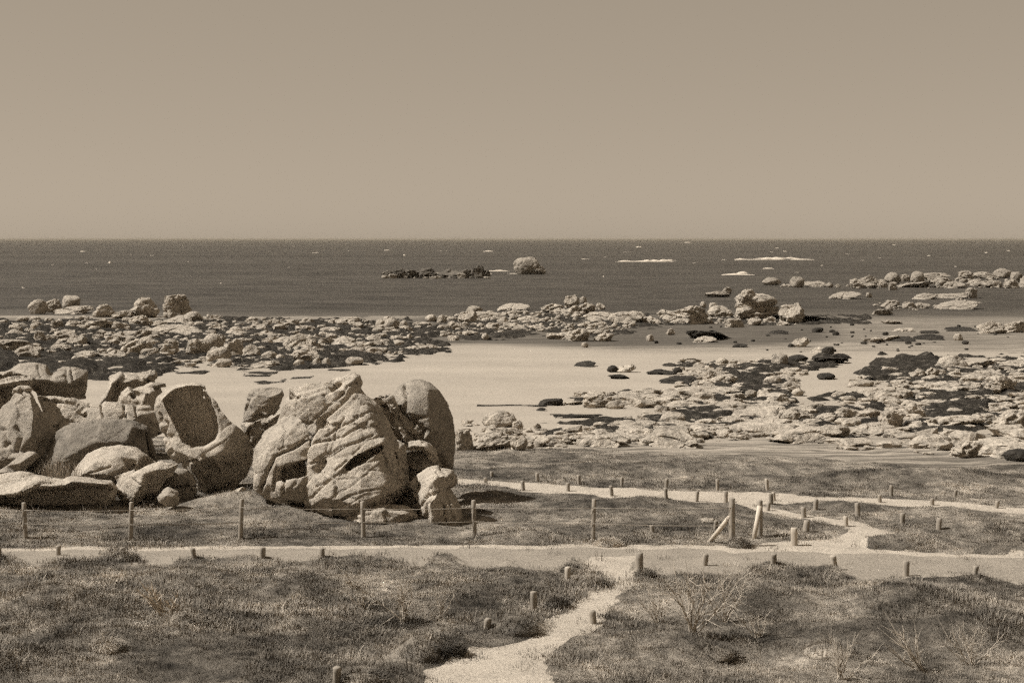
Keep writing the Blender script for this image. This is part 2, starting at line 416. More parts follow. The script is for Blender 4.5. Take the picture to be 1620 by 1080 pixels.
# ------------------------------------------------------------------ the ground
def terrain():
    bands = [(12, 48, -24, 24, .11, .11), (48, 80, -36, 36, .20, .20)]
    acc = {0: [], 1: [], 2: [], 3: []}
    for (y0, y1, x0, x1, sx, sy) in bands:
        xs = np.linspace(x0, x1, int((x1-x0)/sx)+1); ys = np.linspace(y0, y1, int((y1-y0)/sy)+1)
        X, Y = np.meshgrid(xs, ys); x = X.ravel(); y = Y.ravel()
        z = ground(x, y)
        Fc = grid_faces(len(xs), len(ys))
        c = classify(x[Fc].mean(1), y[Fc].mean(1))
        # relax the borders between surfaces so that they do not step along the grid
        C = c.reshape(len(ys)-1, len(xs)-1); ix = np.arange(len(x)).reshape(len(ys), len(xs))
        r_, q_ = np.nonzero(C[1:] != C[:-1]); e1 = np.stack([ix[r_+1, q_], ix[r_+1, q_+1]], -1)
        r_, q_ = np.nonzero(C[:, 1:] != C[:, :-1]); e2 = np.stack([ix[r_, q_+1], ix[r_+1, q_+1]], -1)
        E = np.concatenate([e1, e2]); deg = np.bincount(E.ravel(), minlength=len(x)); on = deg > 1
        for _ in range(5):
            sx_ = np.bincount(E[:, 0], x[E[:, 1]], len(x))+np.bincount(E[:, 1], x[E[:, 0]], len(x))
            sy_ = np.bincount(E[:, 0], y[E[:, 1]], len(x))+np.bincount(E[:, 1], y[E[:, 0]], len(x))
            x = np.where(on, .5*x+.5*sx_/np.maximum(deg, 1), x); y = np.where(on, .5*y+.5*sy_/np.maximum(deg, 1), y)
        z = ground(x, y)
        V = np.stack([x, y, z], -1)
        for k in range(4):
            if (c == k).any():
                v, f, _ = compact(V, Fc[c == k]); acc[k].append((v, f))
    # far beach, and the flanks outside the fine bands
    for (y0, y1, x0, x1, sx, sy) in [(80, 320, -150, 150, .8, .7), (48, 80, -150, -36, 1.5, 1), (48, 80, 36, 150, 1.5, 1)]:
        xs = np.linspace(x0, x1, int((x1-x0)/sx)+1); ys = np.linspace(y0, y1, int((y1-y0)/sy)+1)
        X, Y = np.meshgrid(xs, ys); x = X.ravel(); y = Y.ravel()
        z = ground(x, y); Fc = grid_faces(len(xs), len(ys))
        c = classify(x[Fc].mean(1), y[Fc].mean(1))
        V = np.stack([x, y, z], -1)
        for k in range(4):
            if (c == k).any():
                v, f, _ = compact(V, Fc[c == k]); acc[k].append((v, f))
    for (y0, y1, x0, x1) in [(12, 48, -150, -24), (12, 48, 24, 150), (-60, 12, -150, 150)]:
        xs = np.linspace(x0, x1, 60); ys = np.linspace(y0, y1, 40)
        X, Y = np.meshgrid(xs, ys); x = X.ravel(); y = Y.ravel()
        V = np.stack([x, y, ground(x, np.maximum(y, 2))], -1); Fc = grid_faces(60, 40)
        c = np.where(classify(x[Fc].mean(1), np.maximum(y[Fc].mean(1), 3)) == 2, 2, 0)
        if y1 <= 12: c[:] = 0
        for k in (0, 2):
            if (c == k).any():
                v, f, _ = compact(V, Fc[c == k]); acc[k].append((v, f))
    names = {0: ('dune_ground', M_TURF), 1: ('sandy_path', M_PATH), 2: ('road', M_ROAD), 3: ('beach', M_SAND)}
    labs = {0: 'rough dune turf with low mounds', 1: 'pale sandy footpaths', 2: 'sandy gravel track crossing the dunes', 3: 'pale sand beach with wet flats'}
    for k in range(4):
        Vs, Fs, n = [], [], 0
        for v, f in acc[k]:
            Vs.append(v); Fs.append(f+n); n += len(v)
        V = np.concatenate(Vs); Fc = np.concatenate(Fs)
        o = mesh_obj(names[k][0], V, Fc, names[k][1]); tag(o, labs[k], kind='structure')
        if k == 3:
            px, py = proj(V[:, 0], V[:, 1], V[:, 2])
            nz = fbm(xy0(V[:, 0], V[:, 1]*2), 14, 4, 71)
            # upper limit row of the damp flats along the shore
            lim = np.interp(px, [-500, 0, 300, 640, 760, 900, 1040, 1200, 1320, 1500, 1620, 2500], [520, 520, 530, 552, 548, 553, 553, 553, 545, 556, 556, 556])
            wet = np.clip((lim+nz*6-py)/9, 0, 1)
            # paler drained sand on the right-hand flats
            pale = np.clip((px-1290)/60, 0, 1)*np.clip((py-498)/8, 0, 1)*.62
            pale = np.maximum(pale, np.clip((700-px)/60, 0, 1)*np.clip((500-py+8)/8, 0, 1)*np.clip((py-486)/6, 0, 1)*.7)
            wet = wet*(1-np.clip(pale+nz*.25*(pale > 0), 0, 1))
            set_attr(o, 'wet', wet)
            wr = np.clip((py-694)/10, 0, 1)*np.clip((px-760)/200, 0, 1)
            wr = np.maximum(wr, .55*np.clip((py-640)/30, 0, 1)*np.clip((px-1000)/200, 0, 1))
            wr = np.maximum(wr, .8*np.clip((562-py)/10, 0, 1)*np.clip((px-900)/100, 0, 1))
            set_attr(o, 'wrack', wr)
terrain()

def sea():
    # near water with a wandering shoreline, then out to the horizon
    xs = np.linspace(-400, 400, 161); ys = np.concatenate([np.linspace(150, 330, 91), np.geomspace(340, 30000, 60)])
    X, Y = np.meshgrid(xs, ys)
    X = X*np.maximum(1, Y/400)
    V = np.stack([X.ravel(), Y.ravel(), np.zeros(X.size)], -1)
    o = mesh_obj('sea', V, grid_faces(161, len(ys)), M_SEA)
    y = V[:, 1]; px, py = proj(V[:, 0], V[:, 1], V[:, 2])
    n = fbm(xy0(V[:, 0], V[:, 1]), 40, 3, 77)
    sh = np.clip((py-488+n*6)/14, 0, 1)*np.where(px < 800, .75, .5)
    set_attr(o, 'shallow', sh)
    tag(o, 'dark open sea reaching to the horizon', kind='structure')
sea()

# ------------------------------------------------------------------ sea foam
def lump_strip(x, y, length, height, depth, seed):
    n = max(6, int(length/.8)); n = min(n, 60)
    t = np.linspace(0, 1, n)
    env = np.sin(np.pi*t)**.6*np.clip((.6 if seed < 106 else .28)+1.3*fbm(np.stack([t*length/6, 0*t+seed, 0*t], -1), 1, 3, seed), .0, 1.3)
    yy = y+fbm(np.stack([t*length/18, 0*t+seed, 0*t], -1), 1, 2, seed+3)*depth*1.5
    xx = x-length/2+t*length
    rows = []
    for a, b in ((-1, 0), (-.5, .8), (0, 1), (.6, .5), (1, 0)):
        rows.append(np.stack([xx, yy+a*depth*.5*(.3+env), height*env*b-.03], -1))
    return np.concatenate(rows), grid_faces(n, 5)
def foam():
    items = [(1022, 414, 104, 5), (1050, 412, 40, 6), (1215, 411, 150, 4), (1230, 409, 70, 3), (1168, 435, 55, 4), (1175, 433, 20, 5), (706, 397, 22, 3), (790, 429, 42, 3), (800, 433, 70, 2), (1093, 430, 22, 2), (1117, 433, 10, 3),
             (556, 397, 14, 2), (612, 396, 10, 2), (775, 398, 22, 2), (995, 399, 18, 2), (1417, 388, 12, 3), (1340, 402, 9, 3), (1362, 412, 10, 2), (1390, 408, 20, 2), (215, 420, 5, 3), (424, 398, 7, 2), (208, 403, 4, 2), (92, 413, 4, 2), (83, 419, 4, 3),
             (174, 416, 5, 2), (151, 432, 5, 2), (302, 437, 5, 2), (130, 398, 10, 2), (1240, 398, 12, 2), (1108, 399, 4, 2), (1494, 391, 4, 3), (1490, 418, 5, 3), (1512, 422, 4, 3), (1300, 420, 5, 2), (1260, 431, 8, 3), (1225, 432, 14, 2), (1215, 425, 20, 2), (580, 405, 5, 2), (690, 438, 60, 1.5), (720, 437, 40, 1.5), (840, 433, 46, 2),
             (38, 455, 6, 2), (500, 400, 14, 2), (1085, 384, 20, 2), (1595, 397, 8, 2), (1470, 405, 6, 2), (350, 448, 4, 2), (930, 410, 24, 2), (1180, 417, 5, 2), (1560, 400, 5, 2), (640, 404, 5, 2), (240, 404, 8, 1.5), (1010, 391, 12, 2)]
    r2 = np.random.default_rng(3)
    for _ in range(34):
        py = 386+r2.random()**1.3*60
        items.append((r2.random()*1700-40, py, 2+r2.random()**2*9*(1-(py-386)/80), .8+.7*r2.random()))
    Vs, Fs, n = [], [], 0
    for k, (px, py, wpx, hpx) in enumerate(items):
        y = CAMZ*F/(py-HY); x = (px-CX)/F*y
        v, f = lump_strip(x, y, wpx*y/F, hpx*y/F*(.75 if k < 6 else .8), max(.8, hpx*y/F), 100+k)
        Vs.append(v); Fs.append(f+n); n += len(v)
    tag(mesh_obj('sea_foam', np.concatenate(Vs), np.concatenate(Fs), M_FOAM), 'white breakers and scattered whitecaps on the dark sea', kind='stuff')
foam()

# ------------------------------------------------------------------ hero rocks
def closed_mesh(outline, inner, Y, back):
    o2 = [Vector(p[:2]) for p in outline]
    ob = [p[2] if len(p) > 2 else 0.0 for p in outline]
    O = np.array([p[:2] for p in outline], float)
    size = min(np.ptp(O[:, 0]), np.ptp(O[:, 1]))
    def to3(px, py, b):
        yy = Y-b
        return ((px-CX)/F*yy, yy, CAMZ-(py-HY)/F*yy)
    n = len(o2)
    # the point list is densified along the outline for a clean rim
    def edge_dist(p):
        A = O; B = np.roll(O, -1, 0); d = B-A
        t = np.clip(((p-A)*d).sum(1)/np.maximum((d*d).sum(1), 1e-9), 0, 1)
        return float(np.min(np.hypot(*(A+t[:, None]*d-p).T)))
    def side(pts):
        vs = o2+[Vector(p[:2]) for p in pts]; bs = ob+[p[2] for p in pts]
        ed = [(i, (i+1) % n) for i in range(n)]
        rv, re, rf, ov, oe, of = delaunay_2d_cdt(vs, ed, [list(range(n))], 1, 1e-3)
        B = [bs[o[0]] if o else 0.0 for o in ov]
        key = [o[0] if o else -1 for o in ov]
        return rv, rf, B, key
    V, Fc, idx = [], [], {}
    for which in (0, 1):
        if which == 0:
            pts = list(inner)
        else:
            pts = []
            x0, y0 = O.min(0); x1, y1 = O.max(0)
            st = size/4.5
            for gx in np.arange(x0+st/2, x1, st):
                for gy in np.arange(y0+st/2, y1, st):
                    if inpoly(np.array([gx]), np.array([gy]), outline)[0]:
                        d = edge_dist(np.array([gx, gy]))
                        if d > size*.06:
                            pts.append((gx, gy, -back*min(1, d/(size*.38))**.55))
        rv, rf, B, key = side(pts)
        mp = []
        for v, b, k in zip(rv, B, key):
            if 0 <= k < n and ('o', k) in idx:
                mp.append(idx[('o', k)]); continue
            V.append(to3(v.x, v.y, b)); mp.append(len(V)-1)
            if 0 <= k < n: idx[('o', k)] = len(V)-1
        for f in rf:
            q = [mp[i] for i in f]
            Fc.append(q if which == 0 else q[::-1])
    return V, Fc
def hero(name, label, outline, inner, Y, back=1.5, vox=.05, mat=None, cracks=(), cat='rock', sink=0, rough=1.0, smooth=1, strata=None, facet=1.0, parts=(), group=None, soften=0, ridges=()):
    inner = list(inner)
    for pl in ridges:             # polylines that must stay crisp edges
        for a_, b_ in zip(pl[:-1], pl[1:]):
            k_ = max(1, int(math.hypot(b_[0]-a_[0], b_[1]-a_[1])/3))
            inner += [tuple(a_[q]+(b_[q]-a_[q])*t_/k_ for q in range(3)) for t_ in range(k_)]
        inner.append(pl[-1])
    O = np.array([p[:2] for p in outline], float)
    if sink:
        m = O[:, 1].max(); h = np.ptp(O[:, 1])
        outline = [(p[0], p[1]+(sink if p[1] > m-h*.14 else 0))+tuple(p[2:]) for p in outline]
    V, Fc = closed_mesh(outline, inner, Y, back)
    me = bpy.data.meshes.new('tmp'); me.from_pydata(V, [], Fc)
    bm = bmesh.new(); bm.from_mesh(me); bmesh.ops.recalc_face_normals(bm, faces=bm.faces); bm.to_mesh(me); bm.free()
    tmp = bpy.data.objects.new('tmp', me); col.objects.link(tmp)
    md = tmp.modifiers.new('r', 'REMESH'); md.mode = 'VOXEL'; md.voxel_size = vox
    bpy.context.view_layer.update()
    m2 = bpy.data.meshes.new_from_object(tmp.evaluated_get(bpy.context.evaluated_depsgraph_get()))
    bpy.data.objects.remove(tmp); bpy.data.meshes.remove(me)
    nv = len(m2.vertices)
    co = np.zeros(nv*3); m2.vertices.foreach_get('co', co); co = co.reshape(-1, 3)
    E = np.zeros(len(m2.edges)*2, int); m2.edges.foreach_get('vertices', E); E = E.reshape(-1, 2)
    def lap(co, k, lam=.5):
        deg = np.bincount(E.ravel(), minlength=nv)[:, None]
        for _ in range(k):
            s = np.zeros_like(co); np.add.at(s, E[:, 0], co[E[:, 1]]); np.add.at(s, E[:, 1], co[E[:, 0]])
            co = co*(1-lam)+lam*s/np.maximum(deg, 1)
        return co
    def normals(co):
        m2.vertices.foreach_set('co', co.astype(np.float32).ravel()); m2.update()
        nn = np.zeros(nv*3, np.float32); m2.vertex_normals.foreach_get('vector', nn)
        return nn.reshape(-1, 3).astype(float)
    co = lap(co, smooth+soften)
    N = normals(co)
    s = abs(hash_(label)) % 1000
    wco = co+.12*np.stack([fbm(co, .5, 2, s+31), fbm(co, .5, 2, s+32), fbm(co, .5, 2, s+33)], -1)
    d = .04*fbm(co, 1.3, 3, s)+.016*fbm(co, .40, 3, s+1)+.012*fbm(co, .14, 2, s+3)
    v1, j1 = facets(wco, 1.0, s+41, (1.3, 1, .8)); v2, j2 = facets(wco, .38, s+51, (1.5, 1, .8))
    d = d+facet*(.20*v1-.040*j1+.085*v2-.012*j2)
    d *= rough
    if strata:
        a, sc_, amp = strata      # angle in the picture plane of the bedding, spacing, depth
        u = co[:, 0]*math.cos(a)+co[:, 2]*math.sin(a); v = -co[:, 0]*math.sin(a)+co[:, 2]*math.cos(a)
        Q = np.stack([u*.22, co[:, 1]*.4, v], -1)
        r_ = fbm(Q, sc_, 3, s+5)
        d = d+amp*(-np.clip(.16-np.abs(r_), 0, .16)/.16+.6*r_)
    co = co+N*d[:, None]
    px, py = proj(co[:, 0], co[:, 1], co[:, 2])
    for poly, wd, dep in cracks:
        best = np.full(nv, 1e9)
        wig = 2.2*fbm(co, .5, 2, s+8)
        for (x1, y1), (x2, y2) in zip(poly[:-1], poly[1:]):
            dx, dy = x2-x1, y2-y1; L = dx*dx+dy*dy
            t = np.clip(((px-x1)*dx+(py-y1)*dy)/L, 0, 1)
            best = np.minimum(best, np.hypot(px+wig-(x1+t*dx), py+wig-(y1+t*dy)))
        front = np.clip(-N[:, 1]+.35, 0, 1)
        k = dep*np.exp(-(best/wd)**2)*np.minimum(1, front*2)
        co = co-N*k[:, None]
    # put the origin on the base
    org = np.array([co[:, 0].mean(), co[:, 1].mean(), co[:, 2].min()+.2])
    m2.vertices.foreach_set('co', (co-org).astype(np.float32).ravel()); m2.update()
    m2.materials.clear(); m2.materials.append(mat or M_ROCK); m2.name = name
    m2.polygons.foreach_set('use_smooth', np.ones(len(m2.polygons), bool))
    o = bpy.data.objects.new(name, m2); col.objects.link(o); o.location = org
    tag(o, label, cat, group)
    return o
def hash_(s):
    h = 7
    for ch in s: h = (h*131+ord(ch)) & 0x7fffffff
    return h

G_OUT = 'rocks of the big outcrop behind the fence'
G_LEFT = 'rocks at the left of the dunes'
# --- the big outcrop
hero('rock_slab', 'largest pale slab of the outcrop, leaning left with a diagonal slot', 
     [(480, 794, .8), (482, 765, 1.0), (486, 720, 1.1), (496, 690, 1.0), (517, 662, .9), (538, 645, .8), (552, 630, .6), (562, 621, .4), (580, 628), (600, 643), (612, 660), (622, 680), (632, 698), (640, 712), (648, 732), (647, 748, .3), (652, 772, .6),
      (640, 783, .9), (615, 795, 1.3), (600, 804, 1.5), (590, 812, 1.6), (560, 813, 1.8), (530, 808, 1.6), (505, 803, 1.0), (480, 796, .3)],
     [
      (578, 642, .8), (560, 668, 1.25), (590, 672, 1.25), (532, 690, 1.35), (512, 720, 1.4), (500, 752, 1.4), (530, 758, 2.1), (570, 768, 2.35), (610, 762, 2.2), (636, 768, 1.7), (624, 738, 1.6), (628, 712, 1.0),
      (520, 788, 2.2), (560, 798, 2.6), (600, 785, 2.4), (600, 690, 1.5), (540, 712, 1.75)],
     50.4, 1.6, .04, M_ROCK_LICHEN, [([(500, 700), (540, 690), (580, 668)], 2.0, .10), ([(505, 725), (540, 705), (600, 690)], 1.6, .09), ([(490, 788), (520, 760), (560, 735)], 1.8, .09), ([(622, 735), (640, 765)], 2.0, .12), ([(500, 745), (510, 730)], 5, .3), ([(520, 720), (528, 690), (545, 660)], 1.3, .09), ([(492, 735), (520, 722), (556, 700), (590, 688)], 1.2, .10), ([(515, 690), (545, 672), (575, 655)], 1.2, .09), ([(530, 745), (548, 728)], 1.3, .09), ([(500, 770), (540, 752)], 1.2, .08), ([(540, 790), (575, 776), (610, 772)], 1.2, .08), ([(560, 660), (585, 650), (604, 652)], 1.2, .09), ([(606, 716), (616, 742), (634, 764)], 1.4, .10)],
     strata=(R(35), .45, .035), sink=10, rough=.8, facet=.8, group=G_OUT,
     ridges=([(543, 738, 2.0), (561, 722, 2.02), (584, 710, 1.95), (606, 700, 1.8)], [(549, 741, 1.1), (564, 729, .95), (584, 718, .95), (605, 705, 1.0)], [(551, 745, 1.95), (570, 735, 2.0), (588, 722, 1.98), (608, 711, 1.85)]))
hero('rock_lobe', 'left flank of the outcrop, bulging stone with curved cracks and dark niche',
     [(400, 772), (398, 740), (402, 708), (414, 690), (432, 672), (448, 658), (460, 652), (477, 662, .7), (489, 680, 1.0), (492, 700, 1.2), (491, 722, 1.3), (490, 745, 1.3), (490, 775, 1.2), (480, 790, .6), (468, 794), (455, 790), (440, 785), (420, 775)],
     [(430, 700, .85), (458, 682, .95), (414, 735, .8), (452, 712, 1.25), (470, 718, 1.35), (486, 724, 1.3), (437, 740, 1.15), (460, 748, .5), (468, 772, 1.5), (448, 770, 1.4), (430, 765, 1.0), (470, 790, 1.3), (446, 785, 1.2)],
     50.7, 1.5, .045, M_ROCK, [([(487, 692), (455, 712), (434, 722), (422, 745), (412, 775)], 2.4, .28), ([(452, 740), (446, 780)], 2.0, .16), ([(438, 740), (432, 775)], 1.8, .12), ([(470, 700), (440, 712)], 1.4, .07)],
     strata=(R(38), .5, .02), sink=14, rough=.7, facet=.6, group=G_OUT,
     ridges=([(450, 735, 1.4), (466, 731, 1.45), (484, 727, 1.4)], [(453, 739, .6), (468, 735, .5), (484, 731, .5)], [(484, 731, .5), (484, 747, .5), (470, 752, .5), (455, 758, .55), (453, 739, .6)], [(452, 763, 1.35), (470, 757, 1.4), (487, 751, 1.45)]))
hero('rock_ridge', 'upper back ridge of the outcrop ending in a pointed block',
     [(440, 668), (450, 640), (455, 613), (480, 606), (505, 603), (530, 600), (552, 591), (561, 587), (571, 595), (572, 615), (578, 627), (590, 640), (575, 655), (545, 680), (520, 710), (485, 715), (465, 690)],
     [(480, 630, .55), (520, 620, .6), (545, 607, .65), (563, 598, .45), (552, 615, .75), (560, 622, .6), (566, 628, .1), (500, 660, .8), (530, 650, .9), (470, 670, .6), (529, 612, .2), (526, 616, .75), (500, 695, 1.0)],
     52.0, 2.2, .05, M_ROCK, [([(525, 617), (536, 606)], 2.5, .25), ([(540, 625), (548, 610), (566, 605)], 1.4, .12), ([(470, 690), (500, 660), (545, 622)], 1.6, .08), ([(456, 660), (480, 685)], 1.4, .1)], strata=(R(35), .5, .03), group=G_OUT)
hero('oval_boulder', 'tall rounded boulder at the right end of the outcrop, split by a vertical crack',
     [(619, 645), (621, 622), (631, 609), (648, 600), (665, 598), (681, 604), (697, 618), (708, 636), (717, 660), (722, 690), (721, 716), (716, 745), (695, 760), (680, 735), (670, 705), (655, 690), (640, 672), (628, 660)],
     [(660, 635, 1.2), (678, 650, 1.35), (682, 680, 1.3), (699, 680, .55), (650, 655, 1.1), (642, 632, .85), (630, 635, .5), (697, 645, .5), (708, 690, .3), (704, 720, .35), (678, 618, .8), (655, 612, .6), (668, 697, 1.0), (680, 705, .7)],
     52.8, 1.9, .05, M_ROCK_SMOOTH, [([(640, 612), (640, 640), (641, 668)], 2.0, .30), ([(655, 662), (675, 660)], 2, .06)], sink=0, rough=.8, smooth=5, facet=.25, group=G_OUT)
hero('rock_wedge', 'fractured narrow rock wedged between the outcrop slab and the oval boulder',
     [(584, 634, .3), (598, 624), (612, 620), (624, 628), (634, 645), (650, 662), (676, 690), (684, 715), (645, 712), (630, 696), (610, 670, .6), (595, 650, .5)],
     [(608, 634, .3), (620, 650, .5), (614, 655, .1), (632, 664, .2), (630, 680, .55), (648, 688, .3), (640, 695, .55)],
     52.0, 1.4, .04, M_ROCK, [([(600, 640), (622, 650)], 1.8, .2), ([(616, 660), (636, 690)], 2.0, .25), ([(626, 652), (655, 695)], 2.0, .25)], rough=1.4, group=G_OUT)
hero('rock_block', 'upright block beside the dark cleft of the outcrop',
     [(610, 703), (628, 698), (640, 702), (645, 722), (647, 740), (638, 750), (624, 736), (612, 720)], [(628, 715, .45), (632, 735, .45), (618, 712, .35)], 49.6, 1.0, .035, M_ROCK, sink=0, group=G_OUT)
hero('arching_rock', 'small arching stone over the dark cleft below the oval boulder',
     [(630, 704), (645, 697), (662, 695), (678, 699), (690, 711), (693, 725), (686, 735), (678, 724), (668, 713), (650, 714), (638, 714)], [(650, 705, .45), (670, 705, .5), (684, 718, .4)], 50.1, .9, .035, M_ROCK_LICHEN, group=G_OUT)
hero('lichen_boulder', 'pair of lichen spotted boulders fused at the right foot of the outcrop',
     [(650, 765), (662, 752), (678, 741), (700, 736), (718, 740), (728, 752), (725, 766), (714, 773), (720, 784), (728, 800), (734, 818), (728, 830), (700, 830), (680, 828), (668, 815), (662, 800), (653, 788), (656, 775)],
     [(690, 755, .8), (710, 752, .7), (680, 768, 1.0), (690, 785, 1.35), (714, 800, 1.1), (678, 800, 1.35), (700, 820, 1.2), (708, 770, .6), (720, 818, .8), (684, 820, 1.2)],
     48.9, 1.3, .04, M_ROCK_LICHEN, [([(665, 800), (676, 785), (712, 772)], 1.8, .10), ([(704, 800), (706, 825)], 2.2, .18), ([(716, 802), (720, 822)], 2.5, .16), ([(690, 806), (694, 822)], 2.2, .1), ([(690, 745), (700, 756)], 1.5, .08)], sink=30, group=G_OUT)
hero('foot_boulder', 'low pale boulder at the foot of the outcrop, behind the middle fence post',
     [(548, 820), (558, 806), (580, 797), (600, 793), (620, 795), (640, 797), (656, 805), (664, 820), (662, 832), (560, 832), (550, 828)], [(580, 812, .7), (610, 806, .8), (640, 812, .7), (620, 825, .9), (575, 826, .8)], 48.5, 1.2, .04, M_ROCK_LICHEN, sink=34, group=G_OUT)
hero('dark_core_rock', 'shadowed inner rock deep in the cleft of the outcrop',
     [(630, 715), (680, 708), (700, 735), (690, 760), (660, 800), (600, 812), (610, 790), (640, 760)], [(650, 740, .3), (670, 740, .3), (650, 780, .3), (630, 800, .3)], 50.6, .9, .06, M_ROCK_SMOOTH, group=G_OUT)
# --- block behind the outcrop's left shoulder
hero('rock_block', 'smooth squarish block behind the left shoulder of the outcrop',
     [(382, 664), (386, 640), (393, 624), (402, 614), (425, 612), (448, 611), (453, 624), (447, 642), (438, 656), (420, 664), (400, 672)],
     [(396, 640, .5), (406, 622, .55), (428, 628, .75), (444, 622, .5), (446, 630, .15), (405, 650, .6), (430, 645, .55), (420, 658, .7)], 57.0, 1.5, .045, M_ROCK_SMOOTH, [([(395, 626), (388, 650)], 1.5, .1)], rough=.8, sink=6, group=G_OUT)
hero('rock_ledge', 'narrow lit ledge between the hollowed boulder and the outcrop',
     [(380, 670), (400, 666), (425, 656), (446, 648), (458, 650), (440, 668), (418, 682), (404, 700), (392, 700), (386, 682)], [(400, 676, .35), (425, 666, .4), (402, 690, .25), (440, 655, .3)], 55.2, 1.4, .04, M_ROCK, sink=8, group=G_OUT)
# --- the hollowed boulder
hero('hollowed_boulder', 'big tilted boulder with a large dark rectangular hollow in its face',
     [(242, 645), (246, 628), (262, 614, .3), (285, 606, .4), (310, 604, .5), (325, 609, .55), (332, 625, .85), (345, 640, 1.1), (356, 655, 1.25), (372, 672, 1.3), (384, 681, 1.2), (394, 692, 1.05), (403, 702, .7), (404, 718, .3), (399, 736), (391, 752), (372, 766), (350, 776), (338, 776), (325, 778), (314, 770), (302, 754), (290, 740), (274, 730), (262, 715), (256, 690), (249, 668)],
     [(355, 672, 1.2), (368, 688, 1.35), (350, 700, 1.5), (385, 697, 1.15), (395, 706, .75), (375, 713, 1.3), (300, 722, 1.55), (275, 712, 1.1), (262, 682, .65), (258, 660, .6),
      (318, 728, 1.65), (316, 738, 1.3), (326, 726, 1.5), (322, 750, .7), (332, 766, .5), (338, 735, .75), (340, 722, 1.55), (348, 740, 1.15), (351, 752, .85), (344, 745, .7), (356, 738, .65), (362, 720, 1.45), (356, 712, 1.5), (380, 735, .35), (392, 716, .6), (365, 755, .35),
      (300, 738, 1.3), (312, 758, 1.0), (324, 772, .8)],
     54.6, 2.0, .045, M_ROCK, [([(253, 655), (262, 690), (272, 715)], 2.2, .16), ([(285, 735), (310, 728)], 1.6, .14), ([(312, 740), (325, 760)], 1.5, .1), ([(262, 668), (258, 690)], 3.0, .25)], sink=8, rough=.26, facet=.7, smooth=1, strata=(R(32), .5, .03), ridges=([(256, 632, 0.85), (275, 615, 0.95), (300, 609, 1.0), (327, 611, 1.0), (336, 632, 1.05), (343, 655, 1.15), (348, 680, 1.25), (342, 698, 1.35), (324, 708, 1.4), (303, 709, 1.4), (288, 698, 1.2), (276, 672, 1.05), (264, 650, 0.95), (256, 632, 0.85)], [(261, 633, 0.42), (278, 619, 0.42), (301, 613, 0.4), (323, 615, 0.4), (331, 634, 0.36), (338, 656, 0.34), (343, 679, 0.32), (337, 694, 0.32), (322, 703, 0.34), (304, 704, 0.36), (292, 694, 0.4), (280, 670, 0.44), (268, 649, 0.44), (261, 633, 0.42)], [(290, 640, .38), (315, 640, .34), (320, 675, .30), (300, 670, .36)]), group=G_LEFT)
hero('wedge_stone', 'wedge shaped stone with one broad pale face, left of the hollowed boulder',
     [(180, 753), (195, 748), (210, 745), (230, 735), (256, 727), (284, 733), (276, 748), (262, 762), (250, 778), (232, 780), (216, 790), (204, 798), (190, 790), (181, 776), (185, 763)],
     [(200, 760, .45), (195, 778, .5), (222, 748, .75), (229, 750, .95), (224, 768, .95), (210, 788, .75), (234, 756, .45), (236, 770, .1), (222, 782, .1), (250, 742, .7), (262, 742, .55), (266, 752, .1)], 52.0, 1.2, .04, M_ROCK, sink=6, rough=.7, group=G_LEFT)
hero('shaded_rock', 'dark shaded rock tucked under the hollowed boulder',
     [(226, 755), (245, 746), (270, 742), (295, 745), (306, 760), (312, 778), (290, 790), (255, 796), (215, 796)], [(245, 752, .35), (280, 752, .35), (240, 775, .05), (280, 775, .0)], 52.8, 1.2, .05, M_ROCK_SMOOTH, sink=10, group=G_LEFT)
hero('small_stone', 'small faceted pale stone lying in the grass below the hollowed boulder',
     [(249, 786), (257, 774), (266, 769), (283, 778), (281, 795), (262, 799), (251, 794)], [(262, 784, .4), (274, 786, .35), (268, 777, .25)], 50.6, .45, .03, M_ROCK, sink=4, rough=.5, group=G_LEFT)
hero('small_stone', 'small elongated pale stone in the grass left of the outcrop',
     [(362, 782), (372, 774), (384, 769), (392, 772), (386, 780), (372, 786)], [(378, 777, .2)], 51.6, .35, .025, M_ROCK, sink=4, rough=.4, group=G_LEFT)
hero('front_slab', 'long low slab with a deeply shaded front edge at the far left',
     [(-60, 757), (-25, 752), (0, 750), (30, 746), (55, 750), (100, 755), (140, 757), (176, 761), (184, 774), (179, 790), (165, 797), (90, 800), (40, 803), (20, 800), (-60, 796)],
     [(70, 788, .1), (110, 788, .1), (150, 788, .15), (174, 786, .5), (-30, 790, .5), (60, 758, .8), (110, 760, .9)], 51.6, 1.6, .045, M_ROCK_LICHEN, sink=10, rough=.6, group=G_LEFT,
     ridges=([(-40, 778, 1.2), (0, 783, 1.3), (20, 781, 1.35), (36, 778, 1.4), (56, 768, 1.45), (80, 769, 1.45), (104, 767, 1.4), (114, 761, 1.35), (140, 763, 1.3), (170, 765, 1.2)], [(-40, 785, .5), (0, 790, .5), (22, 789, .4), (40, 785, .3), (60, 775, .25), (80, 776, .2), (106, 774, .2), (118, 768, .2), (142, 770, .2), (166, 772, .3)]))
hero('log_shaped_stone', 'smooth log shaped stone lying tilted at the foot of the cone rock',
     [(-12, 748), (8, 737), (28, 722), (44, 713), (57, 714), (63, 721), (52, 733), (30, 746), (10, 757), (-10, 760)], [(10, 746, .5), (32, 732, .55), (50, 720, .5)], 54.0, .8, .035, M_ROCK_SMOOTH, sink=3, rough=.5, smooth=5, facet=.2, group=G_LEFT)
